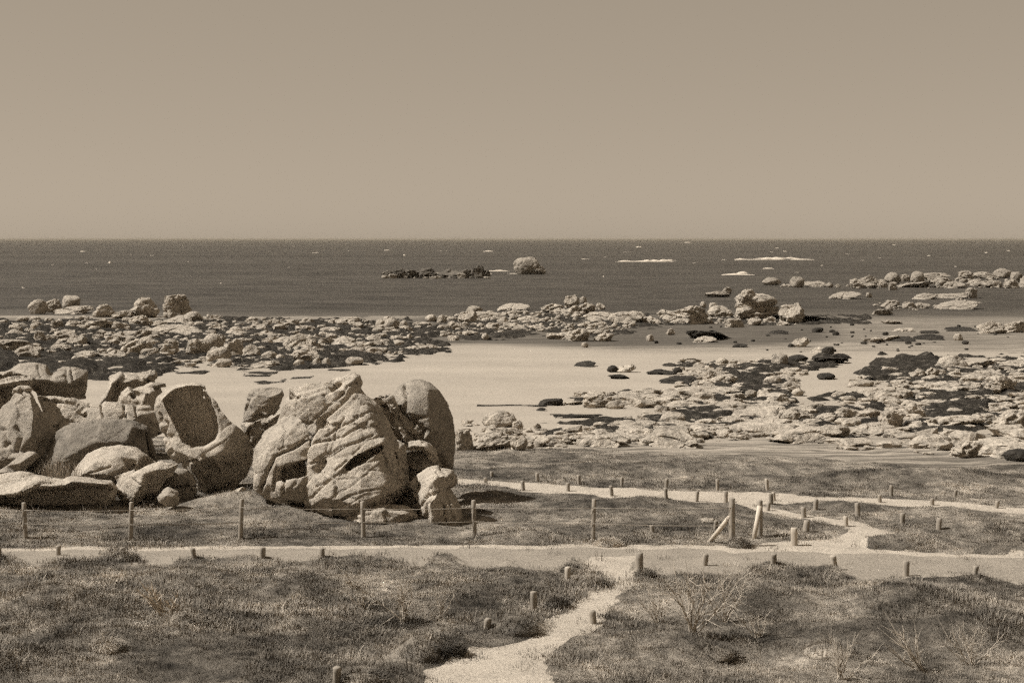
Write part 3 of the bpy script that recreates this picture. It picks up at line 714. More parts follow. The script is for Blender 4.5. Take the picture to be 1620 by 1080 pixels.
hero('lichen_dome', 'domed rock covered in white lichen in front of the dark mound',
     [(108, 760), (112, 748), (122, 734), (138, 717), (160, 706), (190, 701), (216, 706), (236, 720), (256, 738), (246, 750), (228, 750), (200, 764), (150, 766)],
     [(150, 732, .9), (190, 722, .9), (220, 728, .7), (170, 750, 1.2), (210, 745, 1.0), (130, 750, .9), (208, 739, .6), (200, 742, 1.05)], 55.6, 1.8, .045, M_ROCK_LICHEN, [([(198, 744), (212, 738)], 3, .18), ([(140, 748), (175, 738)], 1.6, .1)], sink=8, smooth=5, facet=.35, group=G_LEFT)
hero('cone_rock', 'tall cone shaped rock at the left edge with a sharply shaded right side',
     [(-70, 745), (-40, 695), (0, 646), (15, 633), (22, 621), (28, 617), (46, 617), (52, 622), (58, 634), (71, 657), (86, 690), (100, 718), (92, 738), (40, 748)],
     [(36, 624, .35), (49, 628, .5), (53, 655, 1.0), (50, 690, 1.5), (42, 725, 1.8), (64, 662, .25), (75, 690, .3), (84, 715, .4), (60, 715, .8), (22, 650, .7), (10, 680, 1.0), (28, 690, 1.3), (0, 710, 1.2), (30, 712, 1.5), (15, 725, 1.4), (-30, 715, .9)],
     60.0, 2.0, .05, M_ROCK_SMOOTH, [([(5, 680), (8, 705)], 4, .2), ([(24, 675), (32, 690), (24, 715)], 3.5, .22), ([(12, 700), (20, 715)], 3, .2)], sink=10, facet=.4, group=G_LEFT)
hero('cap_stone', 'flat cap stone perched on the tip of the cone rock',
     [(18, 624), (20, 615), (30, 610), (44, 610), (51, 614), (50, 621), (36, 620), (26, 621)], [(28, 616, .4), (42, 614, .4), (30, 619, .3)], 60.0, .8, .035, M_ROCK, rough=.5, group=G_LEFT)
hero('leaning_slab', 'thin pale slab resting above the cone rock at the left edge',
     [(-50, 614), (-20, 606), (0, 601), (30, 594), (48, 596), (53, 605), (36, 611), (0, 616), (-40, 622)], [(0, 608, .6), (30, 602, .6), (45, 601, .4)], 64.0, 1.5, .05, M_ROCK, group=G_LEFT)
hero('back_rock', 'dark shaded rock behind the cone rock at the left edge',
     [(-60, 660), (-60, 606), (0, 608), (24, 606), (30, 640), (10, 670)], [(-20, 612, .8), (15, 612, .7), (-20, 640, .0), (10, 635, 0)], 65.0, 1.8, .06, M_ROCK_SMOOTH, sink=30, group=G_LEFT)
hero('overhang_slab', 'broad overhanging slab with a black shaded underside at the upper left',
     [(-60, 602), (-20, 594), (0, 588), (15, 585), (30, 577), (55, 573), (74, 576), (81, 591), (88, 585), (100, 580), (115, 579), (126, 583), (137, 588), (138, 612), (136, 632), (120, 632), (60, 628), (46, 612), (42, 602), (20, 600), (-40, 610)],
     [(30, 590, .6), (55, 583, .6),  (72, 585, .5), (80, 597, 1.0), (92, 595, 1.1),  (104, 590, .8),  (120, 592, .8), (60, 612, -.3), (85, 612, -.3), (110, 614, -.3), (128, 610, -.1), (108, 622, -.3), (70, 622, -.3), (0, 595, .7)],
     71.0, 2.2, .06, M_ROCK_SMOOTH, [([(104, 585), (106, 602)], 2.0, .2), ([(112, 583), (116, 603)], 1.8, .16), ([(60, 578), (64, 596)], 1.4, .12), ([(0, 596), (25, 594), (45, 596)], 1.3, .15)], sink=0, rough=.7, group=G_LEFT,
     ridges=([(44, 597, 1.3), (60, 601, 1.4), (76, 601, 1.4), (92, 606, 1.4), (104, 604, 1.3), (112, 610, 1.3), (118, 602, 1.2), (128, 598, .9)], [(46, 604, .1), (60, 607, -.1), (76, 607, -.1), (92, 611, -.1), (112, 615, -.1), (128, 606, -.1)]))
hero('bench_rock', 'low stepped bench of jointed rock below the overhanging slab',
     [(58, 626), (90, 625), (116, 629), (135, 640), (170, 636), (200, 638), (235, 640), (262, 650), (272, 680), (200, 690), (150, 690), (90, 690), (70, 660)],
     [(80, 632, .4), (100, 633, .5), (120, 645, .7), (90, 638, .3), (100, 655, .8), (140, 650, .6), (170, 648, .7), (200, 650, .7), (225, 655, .7), (150, 672, 1.2), (200, 672, 1.1), (100, 675, 1.2)], 65.0, 2.0, .055, M_ROCK, [([(160, 640), (163, 658)], 1.6, .3), ([(197, 642), (199, 658)], 1.6, .3), ([(213, 640), (217, 658)], 1.6, .25), ([(68, 633), (95, 635), (120, 638), (132, 648)], 1.8, .35), ([(217, 648), (250, 646)], 1.4, .2), ([(131, 650), (134, 654)], 4, .35)], sink=25, group=G_LEFT)
hero('saddle_rock', 'saddle shaped rock with a dark arch at the edge of the sand',
     [(156, 634), (166, 612), (176, 596), (194, 587), (216, 588), (240, 583), (249, 592), (247, 606), (236, 610), (216, 613), (204, 620), (190, 632), (172, 640)],
     [(178, 606, .8), (190, 598, .8), (196, 606, .9), (186, 612, .1), (184, 622, .0), (194, 612, .1), (170, 622, .7), (215, 600, .8), (235, 594, .6), (240, 602, .2), (225, 604, .7)], 73.0, 1.8, .055, M_ROCK, [([(228, 600), (240, 607)], 2.5, .25)], sink=8, group=G_LEFT)
hero('pale_slab', 'pale rounded slab in front of the saddle shaped rock',
     [(180, 644), (190, 622), (202, 612), (222, 610), (240, 604), (258, 609), (264, 625), (256, 650), (200, 660)],
     [(200, 625, .6), (212, 616, .6), (213, 625, .3), (230, 622, .8), (250, 616, .5), (225, 640, 1.0)], 67.5, 1.8, .055, M_ROCK, [([(207, 613), (211, 628)], 2, .22)], sink=25, group=G_LEFT)
hero('small_stone', 'little dark stone on top of the pale slab by the sand',
     [(238, 612), (241, 606), (250, 604), (262, 606), (264, 612), (252, 614)], [(250, 609, .25)], 67.0, .4, .03, M_ROCK_SMOOTH, rough=.5, group=G_LEFT)
hero('dark_mound', 'broad dark mossy rock mound behind the lichen covered dome',
     [(50, 750), (70, 712), (86, 684), (104, 670), (150, 662), (190, 660), (216, 664), (236, 673), (240, 690), (250, 720), (252, 750), (150, 770)],
     [(110, 685, .7), (160, 672, .6), (210, 672, .6), (228, 682, .5), (225, 692, .1), (150, 700, 1.4), (200, 700, 1.2), (110, 720, 1.6), (236, 715, .3), (224, 712, .6)], 59.4, 2.2, .06, M_ROCK_DARK, [([(236, 690), (246, 725)], 5, .4)], sink=15, smooth=6, soften=12, rough=.9, facet=.6, group=G_LEFT)
hero('pale_stone', 'pale rough stone in the grass left of the braced fence post',
     [(1106, 828), (1108, 820), (1116, 817), (1130, 818), (1137, 826), (1132, 834), (1112, 834)], [(1115, 825, .2), (1126, 826, .2)], 48.0, .3, .025, M_ROCK_LICHEN, sink=4, rough=.5, group='loose stones in the dune grass')
hero('pale_stone', 'small pale stone in the grass right of the last plain fence post',
     [(1036, 858), (1040, 852), (1050, 850), (1058, 854), (1056, 860), (1042, 861)], [(1047, 856, .12)], 45.2, .2, .025, M_ROCK, sink=4, rough=.4, group='loose stones in the dune grass')

# ------------------------------------------------------------------ shore rocks
def ico(sub):
    bm = bmesh.new(); bmesh.ops.create_icosphere(bm, subdivisions=sub, radius=1.0)
    V = np.array([v.co[:] for v in bm.verts]); Fc = np.array([[v.index for v in f.verts] for f in bm.faces]); bm.free()
    return V, Fc
ICO = {k: ico(k) for k in (1, 2, 3, 4, 5)}
def rock_shape(kind, seed, sub):
    D, Fc = ICO[sub]
    g = np.random.default_rng(seed)
    cfg = {'r': (10, .72, 1.0, 22), 'b': (8, .55, .9, 44), 's': (12, .5, .95, 40), 'w': (7, .45, .95, 48)}[kind]
    npl, lo, hi, p = cfg
    Nn = g.normal(size=(npl, 3)); 
    if kind == 'b': Nn = np.concatenate([np.eye(3), -np.eye(3)])+g.normal(size=(6, 3))*.22
    if kind == 's': Nn[:, 2] *= .7
    Nn /= np.linalg.norm(Nn, axis=1)[:, None]
    dd = g.uniform(lo, hi, len(Nn))
    c = np.clip(D@Nn.T, 1e-4, None)/dd
    r = 1/((c**p).sum(1)+1)**(1/p)
    P = D*r[:, None]
    if kind == 's': P[:, 2] *= .5
    amp = {'r': .05, 'b': .06, 's': .07, 'w': .07}[kind]
    n = fbm(P, .55, 4, seed)*amp*1.2+fbm(P, .2, 2, seed+4)*amp*.6
    if kind != 'r' and sub > 2:
        v, j = facets(P+.06*fbm(P, .4, 2, seed+5)[:, None], .62, seed+21, (1.2, 1.2, .6)); n = n+.46*v-.10*j
        v, j = facets(P, .27, seed+25); n = n+.20*v-.03*j
    elif kind == 'r':
        v, j = facets(P, .8, seed+21); n = n+.16*v-.05*j
    P = P*(1+n)[:, None]
    mn, mx = P.min(0), P.max(0)
    P = (P-(mn+mx)/2)/(mx-mn)
    P[:, 2] += .5
    cut = .22 if kind != 'r' else .14          # the lower part sits in the sand
    P[:, 2] = (P[:, 2]-cut)/(1-cut)
    return P, Fc
SHAPES = {}
def shape_mesh(kind, k, sub, mat):
    key = (kind, k, sub, mat.name)
    if key not in SHAPES:
        P, Fc = rock_shape(kind, 1000+hash_(kind)%97*10+k, sub)
        o = mesh_obj('shore_rock', P, Fc, mat, smooth=(kind == 'r'), link=False)
        SHAPES[key] = o.data; bpy.data.objects.remove(o)
    return SHAPES[key]
# left, right, top, bottom in the photograph's rows and columns of what is seen of each rock; shape; material letter
# (p pale, d weed covered, s sea rock); zone; optional own label
ZN = {'L': 'left reef', 'C': 'middle reef', 'K': 'layered rock stack', 'R': 'right shore', 'S': 'rocks out in the sea', 'T': 'tidal flat', 'I': 'islet'}
T = []
def add(zone, mat, rows):
    for r in rows: T.append((zone, mat)+r)
add('L', 'p', [(262, 303, 463, 503, 'b', 'cube shaped boulder standing on the left reef', 'cube shaped boulder'), (210, 250, 469, 503, 'w', 'upright cracked boulder left of the cube shaped boulder', 'upright cracked boulder'),
    (98, 129, 467, 488, 'r', 'rounded boulder balanced on a flat slab at the sea edge', 'balanced boulder'), (93, 140, 484, 497, 's'), (47, 77, 474, 497, 'r', 'dome shaped boulder at the left end of the reef top', 'left end dome'), (75, 97, 472, 494, 'b'), (150, 180, 480, 502, 'w'), (182, 213, 490, 504, 's'),
    (49, 69, 508, 519, 's'), (82, 102, 505, 522, 'b'), (104, 127, 507, 519, 'b'), (129, 142, 505, 517, 'b'), (142, 181, 505, 522, 's'), (178, 202, 509, 522, 'b'), (207, 233, 498, 518, 'b'), (238, 263, 505, 518, 's'), (262, 298, 502, 514, 's'), (291, 321, 493, 511, 'r'),
    (5, 56, 535, 560, 's', 'broad pale ledge at the left edge of the reef', 'broad pale ledge'), (57, 74, 521, 545, 'w'), (87, 121, 521, 539, 'b'), (109, 137, 529, 550, 'w'), (173, 212, 521, 547, 's'), (211, 241, 520, 539, 'w'), (240, 312, 515, 533, 's', 'widest low slab in front of the cube shaped boulder', 'widest low slab'),
    (196, 240, 536, 561, 'w', 'wedge rock with a dark right half in mid reef', 'dark sided wedge'), (235, 252, 549, 565, 'b'), (169, 197, 553, 568, 's'), (140, 171, 545, 552, 's'), (84, 110, 543, 557, 's'), (27, 62, 546, 570, 'b'), (296, 331, 535, 566, 'b'),
    (322, 354, 528, 555, 'r', 'tall rounded boulder of the left reef, resting on another', 'tall rounded boulder'), (326, 357, 549, 572, 'r'), (256, 281, 536, 559, 'b'), (342, 362, 569, 581, 'r'), (340, 354, 527, 549, 'b'), (354, 389, 534, 565, 'b'), (384, 412, 543, 566, 'w', 'pyramid shaped rock near the reef front', 'pyramid rock'), (340, 366, 549, 572, 'r'),
    (407, 436, 521, 536, 's'), (451, 503, 527, 557, 'w', 'long tilted slab rising to the right on the left reef', 'long tilted slab'), (436, 463, 533, 545, 's'), (414, 439, 556, 572, 'r'), (435, 452, 561, 572, 'r'), (463, 504, 551, 574, 'b', 'pitted squarish boulder at the reef edge by the sand', 'pitted squarish boulder'), (495, 509, 566, 580, 'r'), (509, 523, 566, 580, 'r'), (465, 483, 569, 582, 'r'), (344, 368, 567, 581, 'r'), (402, 437, 571, 582, 's'),
    (547, 575, 565, 578, 'r', 'rounded stone closest to the open sand at the reef tip', 'reef tip stone'), (565, 583, 540, 551, 'r'), (547, 563, 541, 551, 's'), (527, 561, 532, 548, 's'), (581, 605, 529, 541, 's'), (614, 642, 530, 540, 's'), (643, 653, 528, 539, 'r'), (593, 608, 540, 548, 's'), (584, 608, 549, 559, 's'), (651, 677, 545, 557, 's', 'low slab at the far right tip of the left reef', 'right tip slab'), (550, 569, 501, 513, 'b'), (593, 610, 505, 521, 'r'),
    (608, 632, 503, 523, 'r', 'largest of the clustered round boulders right of the left reef', 'clustered round boulder'), (630, 643, 506, 522, 'r'), (573, 591, 505, 513, 's'), (673, 692, 498, 509, 'r'), (360, 385, 515, 530, 's'), (395, 420, 510, 522, 's'), (430, 452, 512, 524, 's'), (470, 500, 514, 526, 's'), (510, 535, 516, 527, 's'), (330, 352, 512, 524, 'b'), (505, 528, 533, 545, 'b'), (10, 35, 520, 533, 's'), (118, 150, 556, 566, 's')])
add('C', 'p', [(693, 707, 498, 510, 'r'), (710, 727, 508, 522, 'b'), (727, 757, 490, 512, 'w', 'leaning rock at the left of the middle reef', 'leaning rock'), (738, 763, 484, 497, 'r'), (753, 792, 491, 508, 's'), (788, 832, 481, 492, 's', 'flat topped slab capping the middle reef', 'flat topped slab'), (791, 805, 501, 514, 'r'), (822, 857, 498, 511, 's'), (856, 888, 480, 495, 'w'), (873, 899, 486, 497, 's'),
    (893, 917, 466, 487, 'w', 'highest pointed rock of the middle reef', 'highest pointed rock'), (917, 928, 469, 480, 'r'), (898, 919, 482, 498, 'b'), (913, 941, 478, 497, 'w'), (942, 955, 478, 490, 's'), (927, 970, 493, 508, 's'), (969, 1016, 489, 513, 's'), (1018, 1042, 499, 513, 's'), (867, 894, 526, 537, 's'), (881, 906, 524, 537, 's'), (900, 931, 518, 540, 'w', 'humped rock beside the wet sand of the middle reef', 'humped rock'), (939, 968, 526, 540, 'w'), (919, 930, 541, 550, 'r'), (1022, 1034, 529, 540, 'r'), (710, 725, 529, 539, 's'), (762, 774, 527, 538, 'r'), (733, 748, 521, 530, 's'), (655, 680, 508, 518, 's'), (800, 830, 511, 521, 's'), (840, 866, 512, 522, 's'), (770, 790, 510, 520, 'b')])
add('K', 'p', [(1059, 1121, 481, 513, 'b', 'bulky cracked rock left of the layered stack', 'bulky cracked rock'), (1040, 1063, 488, 500, 's'), (1119, 1154, 483, 503, 'b'), (1154, 1236, 474, 507, 'b', 'wide base slab of the layered rock stack', 'stack base slab'), (1166, 1230, 466, 486, 'r', 'middle slab of the layered rock stack', 'stack middle slab'), (1169, 1198, 456, 478, 'w', 'small top stone of the layered rock stack', 'stack top stone'), (1233, 1272, 479, 512, 'w', 'dark sided wedge rock right of the layered stack', 'dark sided wedge rock'), (1147, 1176, 503, 518, 'b'), (1184, 1205, 503, 515, 'r'), (1206, 1230, 500, 513, 'b'), (1231, 1246, 507, 515, 's'), (1108, 1118, 477, 487, 'r'), (1122, 1135, 479, 490, 'r')])
add('R', 'p', [(1482, 1530, 563, 586, 'r', 'smooth dome shaped boulder amid black weed on the right shore', 'smooth dome boulder'), (1462, 1485, 581, 598, 'w'), (1447, 1463, 583, 598, 'r'), (1531, 1574, 567, 583, 's'), (1587, 1625, 569, 579, 's'), (1544, 1577, 585, 594, 's'), (1558, 1608, 593, 624, 'b', 'largest pitted boulder near the right edge of the shore', 'largest pitted boulder'), (1518, 1537, 596, 614, 'b'), (1478, 1512, 600, 617, 's'), (1413, 1439, 600, 614, 'w'), (1438, 1481, 598, 614, 's'), (1421, 1443, 616, 630, 'b'), (1384, 1412, 621, 634, 'r'), (1360, 1385, 624, 637, 's'), (1356, 1385, 612, 625, 's'), (1427, 1450, 631, 642, 's'),
    (1431, 1459, 637, 660, 'b', 'rounded block at the head of the black weed bed', 'weed bed block'), (1522, 1557, 623, 635, 's'), (1567, 1599, 624, 638, 's'), (1571, 1610, 632, 648, 's'), (1391, 1429, 646, 680, 'b', 'massive pale boulder in the middle of the right shore', 'massive pale boulder'), (1482, 1548, 650, 680, 's', 'massive angular slab below the black weed bed', 'massive angular slab'), (1569, 1628, 648, 680, 'w', 'massive rock cut by the right edge of the beach', 'right edge rock'), (1447, 1465, 658, 672, 'b'), (1462, 1483, 660, 678, 'b'), (1349, 1394, 667, 690, 's'), (1391, 1430, 677, 692, 's'), (1258, 1283, 648, 670, 'b'), (1322, 1354, 644, 665, 'b'), (1354, 1392, 640, 662, 's'),
    (1502, 1550, 697, 723, 'w', 'isolated rock in the weed strewn sand near the dune edge', 'isolated sand rock'), (1482, 1503, 695, 712, 'r'), (1317, 1339, 620, 630, 'r'), (1029, 1099, 670, 709, 's', 'very broad flat slab in front, below the middle of the beach', 'very broad slab'), (1087, 1134, 668, 690, 's'), (1000, 1032, 670, 694, 's'), (1120, 1165, 646, 661, 's'), (1167, 1237, 646, 668, 's', 'long pale slab along the middle of the right shore', 'long pale slab'), (1233, 1285, 646, 671, 'b'), (1220, 1312, 670, 702, 's', 'broadest pale rock shelf close to the dune edge', 'broadest rock shelf'), (1156, 1221, 668, 685, 's'), (1080, 1165, 610, 628, 's', 'long flat shelf left of the weedy boulders', 'long flat shelf'), (1156, 1179, 621, 635, 'b'), (1178, 1199, 617, 630, 'r'), (1198, 1218, 617, 632, 'r'), (1156, 1177, 630, 643, 'b'), (1178, 1201, 631, 643, 's'), (1209, 1243, 629, 641, 's'),
    (1142, 1164, 594, 609, 'r'), (1209, 1237, 595, 610, 'r'), (1236, 1263, 593, 603, 's'), (1236, 1263, 603, 619, 'b'), (1253, 1272, 615, 627, 'r'), (1220, 1245, 559, 580, 'r', 'round pale boulder at the head of the right shore rocks', 'round pale boulder'), (1078, 1106, 563, 575, 's'), (1133, 1154, 566, 579, 'r'), (1149, 1169, 575, 588, 'r'), (1089, 1128, 580, 600, 's', 'broad grey slab beside a tilted plank like rock', 'broad grey slab'), (1109, 1139, 585, 604, 'w', 'tilted plank like rock leaning on a broad slab', 'plank like rock'), (1127, 1165, 592, 609, 'w'), (1175, 1210, 578, 591, 's'), (1190, 1222, 563, 575, 's'),
    (764, 818, 651, 676, 'r', 'big smooth boulder right of the outcrop on the sand', 'big smooth boulder'), (811, 827, 665, 680, 'b'), (771, 825, 672, 696, 's'), (747, 811, 689, 713, 'w', 'wedge rock with a shaded underside beside the grass', 'grass edge wedge'), (808, 835, 690, 713, 'w'), (722, 748, 678, 712, 'b'), (831, 868, 683, 707, 's'), (867, 899, 681, 703, 's'), (900, 945, 678, 703, 's'), (924, 983, 682, 708, 's', 'broad pale slab by the grass edge left of the shore slabs', 'grass edge slab'), (964, 1012, 665, 681, 's'), (975, 1030, 671, 690, 's'), (918, 968, 621, 645, 'b', 'jointed pale ledge on the open sand', 'jointed pale ledge'), (973, 1012, 620, 634, 's'), (894, 921, 632, 641, 's'), (959, 988, 634, 647, 'r'), (845, 857, 669, 681, 'w'), (976, 1005, 578, 589, 'w'), (1010, 1045, 622, 636, 's'), (1045, 1080, 620, 634, 's'), (1290, 1322, 650, 668, 's'), (1060, 1100, 632, 646, 's'), (1550, 1580, 655, 672, 'b'), (1548, 1640, 694, 722, 's'), (1430, 1480, 664, 682, 's'), (1285, 1320, 672, 690, 's')])
add('R', 'd', [(853, 890, 632, 642, 'b', 'pair of black weed covered stones alone on the sand', 'black weedy pair'), (911, 940, 572, 581, 's', 'black flat rock alone in the middle of the open sand', 'lone black flat rock'), (961, 979, 578, 589, 'r'), (964, 992, 590, 600, 's'), (1049, 1097, 597, 608, 's'), (1245, 1279, 562, 573, 'r'), (1290, 1336, 562, 575, 's'), (1318, 1344, 556, 567, 's'), (1294, 1322, 592, 601, 'r', 'black rounded rock alone between the two rock fields', 'lone black rounded rock'), (1027, 1063, 583, 593, 's'), (1069, 1103, 649, 659, 's'), (1589, 1632, 713, 731, 'r'), (849, 863, 643, 650, 's'), (1064, 1080, 581, 592, 'r'), (893, 912, 655, 661, 's')])
add('T', 'p', [(1255, 1281, 534, 549, 'w', 'pale wedge rock on the tidal flat below the stack', 'tidal wedge rock'), (1284, 1312, 545, 559, 's'), (1547, 1590, 507, 528, 'w', 'pale humped rock on the tidal flat near the right edge', 'pale tidal hump'), (1589, 1624, 508, 526, 'b'), (1369, 1399, 530, 542, 's'), (1398, 1422, 528, 540, 's'), (1508, 1523, 528, 539, 'r', 'single rounded stone on the right tidal flat', 'single tidal stone'), (1398, 1424, 505, 513, 's'), (1413, 1441, 517, 525, 's'), (1100, 1130, 530, 542, 's'), (1055, 1068, 519, 530, 'w')])
add('T', 'd', [(1093, 1154, 519, 538, 's', 'long black weedy ledge on the wet flat', 'long black ledge'), (1449, 1490, 530, 539, 's'), (1413, 1443, 534, 541, 's'), (1458, 1482, 521, 528, 's'), (1300, 1320, 549, 561, 'r'), (1220, 1245, 521, 529, 's'), (1285, 1303, 518, 526, 'r'), (1230, 1310, 498, 509, 's'), (1500, 1540, 519, 525, 's'), (1160, 1180, 542, 550, 's')])
add('S', 's', [(1117, 1150, 460, 470, 's'), (1145, 1158, 453, 466, 'w'), (1206, 1235, 439, 451, 'r', 'low rounded sea rock at the left end of the right sea reef', 'low rounded sea rock'), (1251, 1273, 437, 455, 'r', 'upright rounded rock standing in the sea', 'upright sea rock'), (1275, 1304, 444, 454, 's'), (1307, 1318, 447, 455, 'r'), (1322, 1330, 449, 455, 'r'), (1235, 1250, 448, 454, 's'), (1345, 1364, 440, 456, 'b'), (1362, 1390, 434, 452, 'r'), (1389, 1403, 444, 455, 'r'), (1400, 1425, 431, 449, 'r'), (1404, 1419, 446, 459, 'b'), (1424, 1439, 433, 445, 'r'), (1441, 1465, 429, 448, 'r', 'tall rounded rock in the centre of the right sea reef', 'central sea boulder'), (1460, 1496, 429, 443, 's'), (1478, 1512, 438, 455, 'b'), (1515, 1539, 427, 443, 'b'), (1540, 1572, 428, 441, 's'), (1573, 1600, 424, 440, 'r', 'highest rounded boulder of the right sea reef', 'highest sea boulder'), (1600, 1618, 430, 446, 'r'), (1587, 1612, 441, 456, 'b'), (1555, 1583, 441, 455, 's'), (1533, 1556, 440, 452, 's'), (1424, 1474, 446, 455, 's'), (1495, 1523, 444, 456, 's'), (1365, 1388, 448, 456, 's'), (1615, 1650, 436, 455, 'b'),
    (1313, 1356, 462, 473, 's', 'low rock sliver in the sea before the right reef', 'sea sliver'), (1370, 1380, 462, 471, 'r'), (1527, 1548, 454, 472, 'b', 'pale faceted rock in the sea before the right reef', 'pale faceted sea rock'), (1484, 1525, 464, 472, 's'), (1447, 1481, 463, 474, 's'), (1397, 1421, 475, 488, 'w'), (1428, 1447, 477, 488, 'b'), (1446, 1468, 478, 488, 's'), (1484, 1545, 477, 490, 's'), (1509, 1524, 470, 482, 'w'), (1384, 1410, 489, 499, 's', 'small flat rock nearest the right tidal flat in the sea', 'nearest flat sea rock')])
add('I', 'i', [(605, 623, 427, 440, 'b'), (622, 642, 424, 440, 'b'), (641, 662, 426, 440, 's'), (661, 690, 423, 440, 'w', 'dark notched rock in the middle of the offshore islet', 'dark notched rock'), (689, 733, 424, 440, 's'), (745, 768, 418, 440, 'b', 'tallest block at the right end of the long islet', 'tallest islet block'), (730, 748, 425, 440, 'b'), (764, 776, 425, 439, 'w'),
    ])
add('I', 's', [(812, 853, 406, 434, 'r', 'lone humped rock islet far out at sea', 'lone humped islet'), (843, 863, 419, 434, 'w')])
M_ISLET = far_rock_mat('islet_granite', .10, .22)
MATL = {'i': M_ISLET, 'p': M_SHORE, 'd': M_SHORE_WEED, 's': M_SEAROCK}
ADJ = {'r': 'rounded', 'b': 'blocky', 's': 'flat', 'w': 'wedge shaped'}
recs = []
for i, t in enumerate(T):
    zone, mt, x0, x1, y0, y1, kd = t[:7]
    lab = t[7] if len(t) > 7 else None; short = t[8] if len(t) > 8 else None
    if zone in 'SI' and kd == 'r': kd = 'rwb'[i % 3] if not lab else kd
    cx = (x0+x1)/2; wpx = x1-x0; hpx = y1-y0
    if zone == 'K' and lab and 'stack' in lab and 'layered rock stack' in lab:
        x, y, z = hit(cx, 507)
        z = CAMZ-(y1-HY)/F*y
        if 'middle' in lab: y += .1
    else:
        x, y, z = hit(cx, y1)
    g = np.random.default_rng(500+i)
    wide = {'s': 1.28, 'b': 1.14, 'w': 1.16, 'r': 1.06}[kd]
    wm, hm = wpx*y/F*wide, hpx*y/F*{'s': .66 if zone in 'RT' else .88, 'b': .98, 'w': 1.0, 'r': 1.06}[kd]
    dm = wm*(g.uniform(.9, 1.3) if kd == 's' else g.uniform(.65, .95))
    sub = 5 if wpx > 40 else 4
    me = shape_mesh(kd, int(g.integers(0, 5)), sub, MATL[mt])
    o = bpy.data.objects.new('shore_rock' if zone not in 'SI' else 'sea_rock', me); col.objects.link(o)
    y2 = y+dm*.42
    o.location = (x*y2/y, y2, z-hm*.05)
    o.scale = (wm*y2/y, dm, hm)
    o.rotation_euler = (g.normal()*.06+(.10 if kd == 's' else .03), g.normal()*.07-(.16 if kd in 'w' else .06), (math.pi if g.random() < .35 and kd != 'w' else 0)+(g.normal()*.15+.35 if kd in 'bw' else g.normal()*.2))
    recs.append(dict(o=o, zone=zone, mt=mt, kd=kd, cx=cx, cy=y1, w=wpx, h=hpx, lab=lab, short=short))
# labels by what each rock stands next to
ORD = ['', 'second ', 'third ', 'fourth ', 'fifth ', 'sixth ', 'seventh ', 'eighth ', 'ninth ', 'tenth ', 'eleventh ', 'twelfth ', 'thirteenth ']
marks = [r for r in recs if r['short']]
buckets = {}
for r in recs:
    grp = {'L': 'rocks of the left reef', 'C': 'rocks of the middle reef', 'K': 'rocks around the layered stack', 'R': 'rocks of the right shore', 'T': 'rocks on the tidal flat', 'S': 'rocks of the right sea reef', 'I': 'rocks of the far islets'}[r['zone']]
    tag(r['o'], None, 'rock', grp)
    if r['lab']:
        r['o']['label'] = r['lab']; continue
    cand = [m for m in marks if m['zone'] == r['zone'] or (r['zone'] in 'LC' and m['zone'] in 'LC')]
    m = min(cand, key=lambda m: math.hypot(m['cx']-r['cx'], 2.2*(m['cy']-r['cy'])))
    dx, dy = r['cx']-m['cx'], 2.2*(r['cy']-m['cy'])
    rel = ('right of' if dx > 0 else 'left of') if abs(dx) > abs(dy) else ('in front of' if dy > 0 else 'behind')
    size = 'small' if r['w'] < 22 else ('large' if r['w'] > 40 else 'mid sized')
    colr = 'black weedy' if r['mt'] == 'd' else ('dark grey' if r['mt'] == 'i' else 'grey' if r['mt'] == 's' else 'pale')
    buckets.setdefault((m['short'], m['zone'], rel, size, colr, r['kd']), []).append((math.hypot(dx, dy), r))
for (short, zone, rel, size, colr, kd), L in buckets.items():
    L.sort(key=lambda q: q[0])
    for k, (_, r) in enumerate(L):
        r['o']['label'] = f"{size} {colr} {ADJ[kd]} rock, {ORD[k]+'nearest ' if k else ''}{rel} the {short}" if k == 0 else f"{size} {colr} {ADJ[kd]} rock, {ORD[k]}nearest {rel} the {short}"

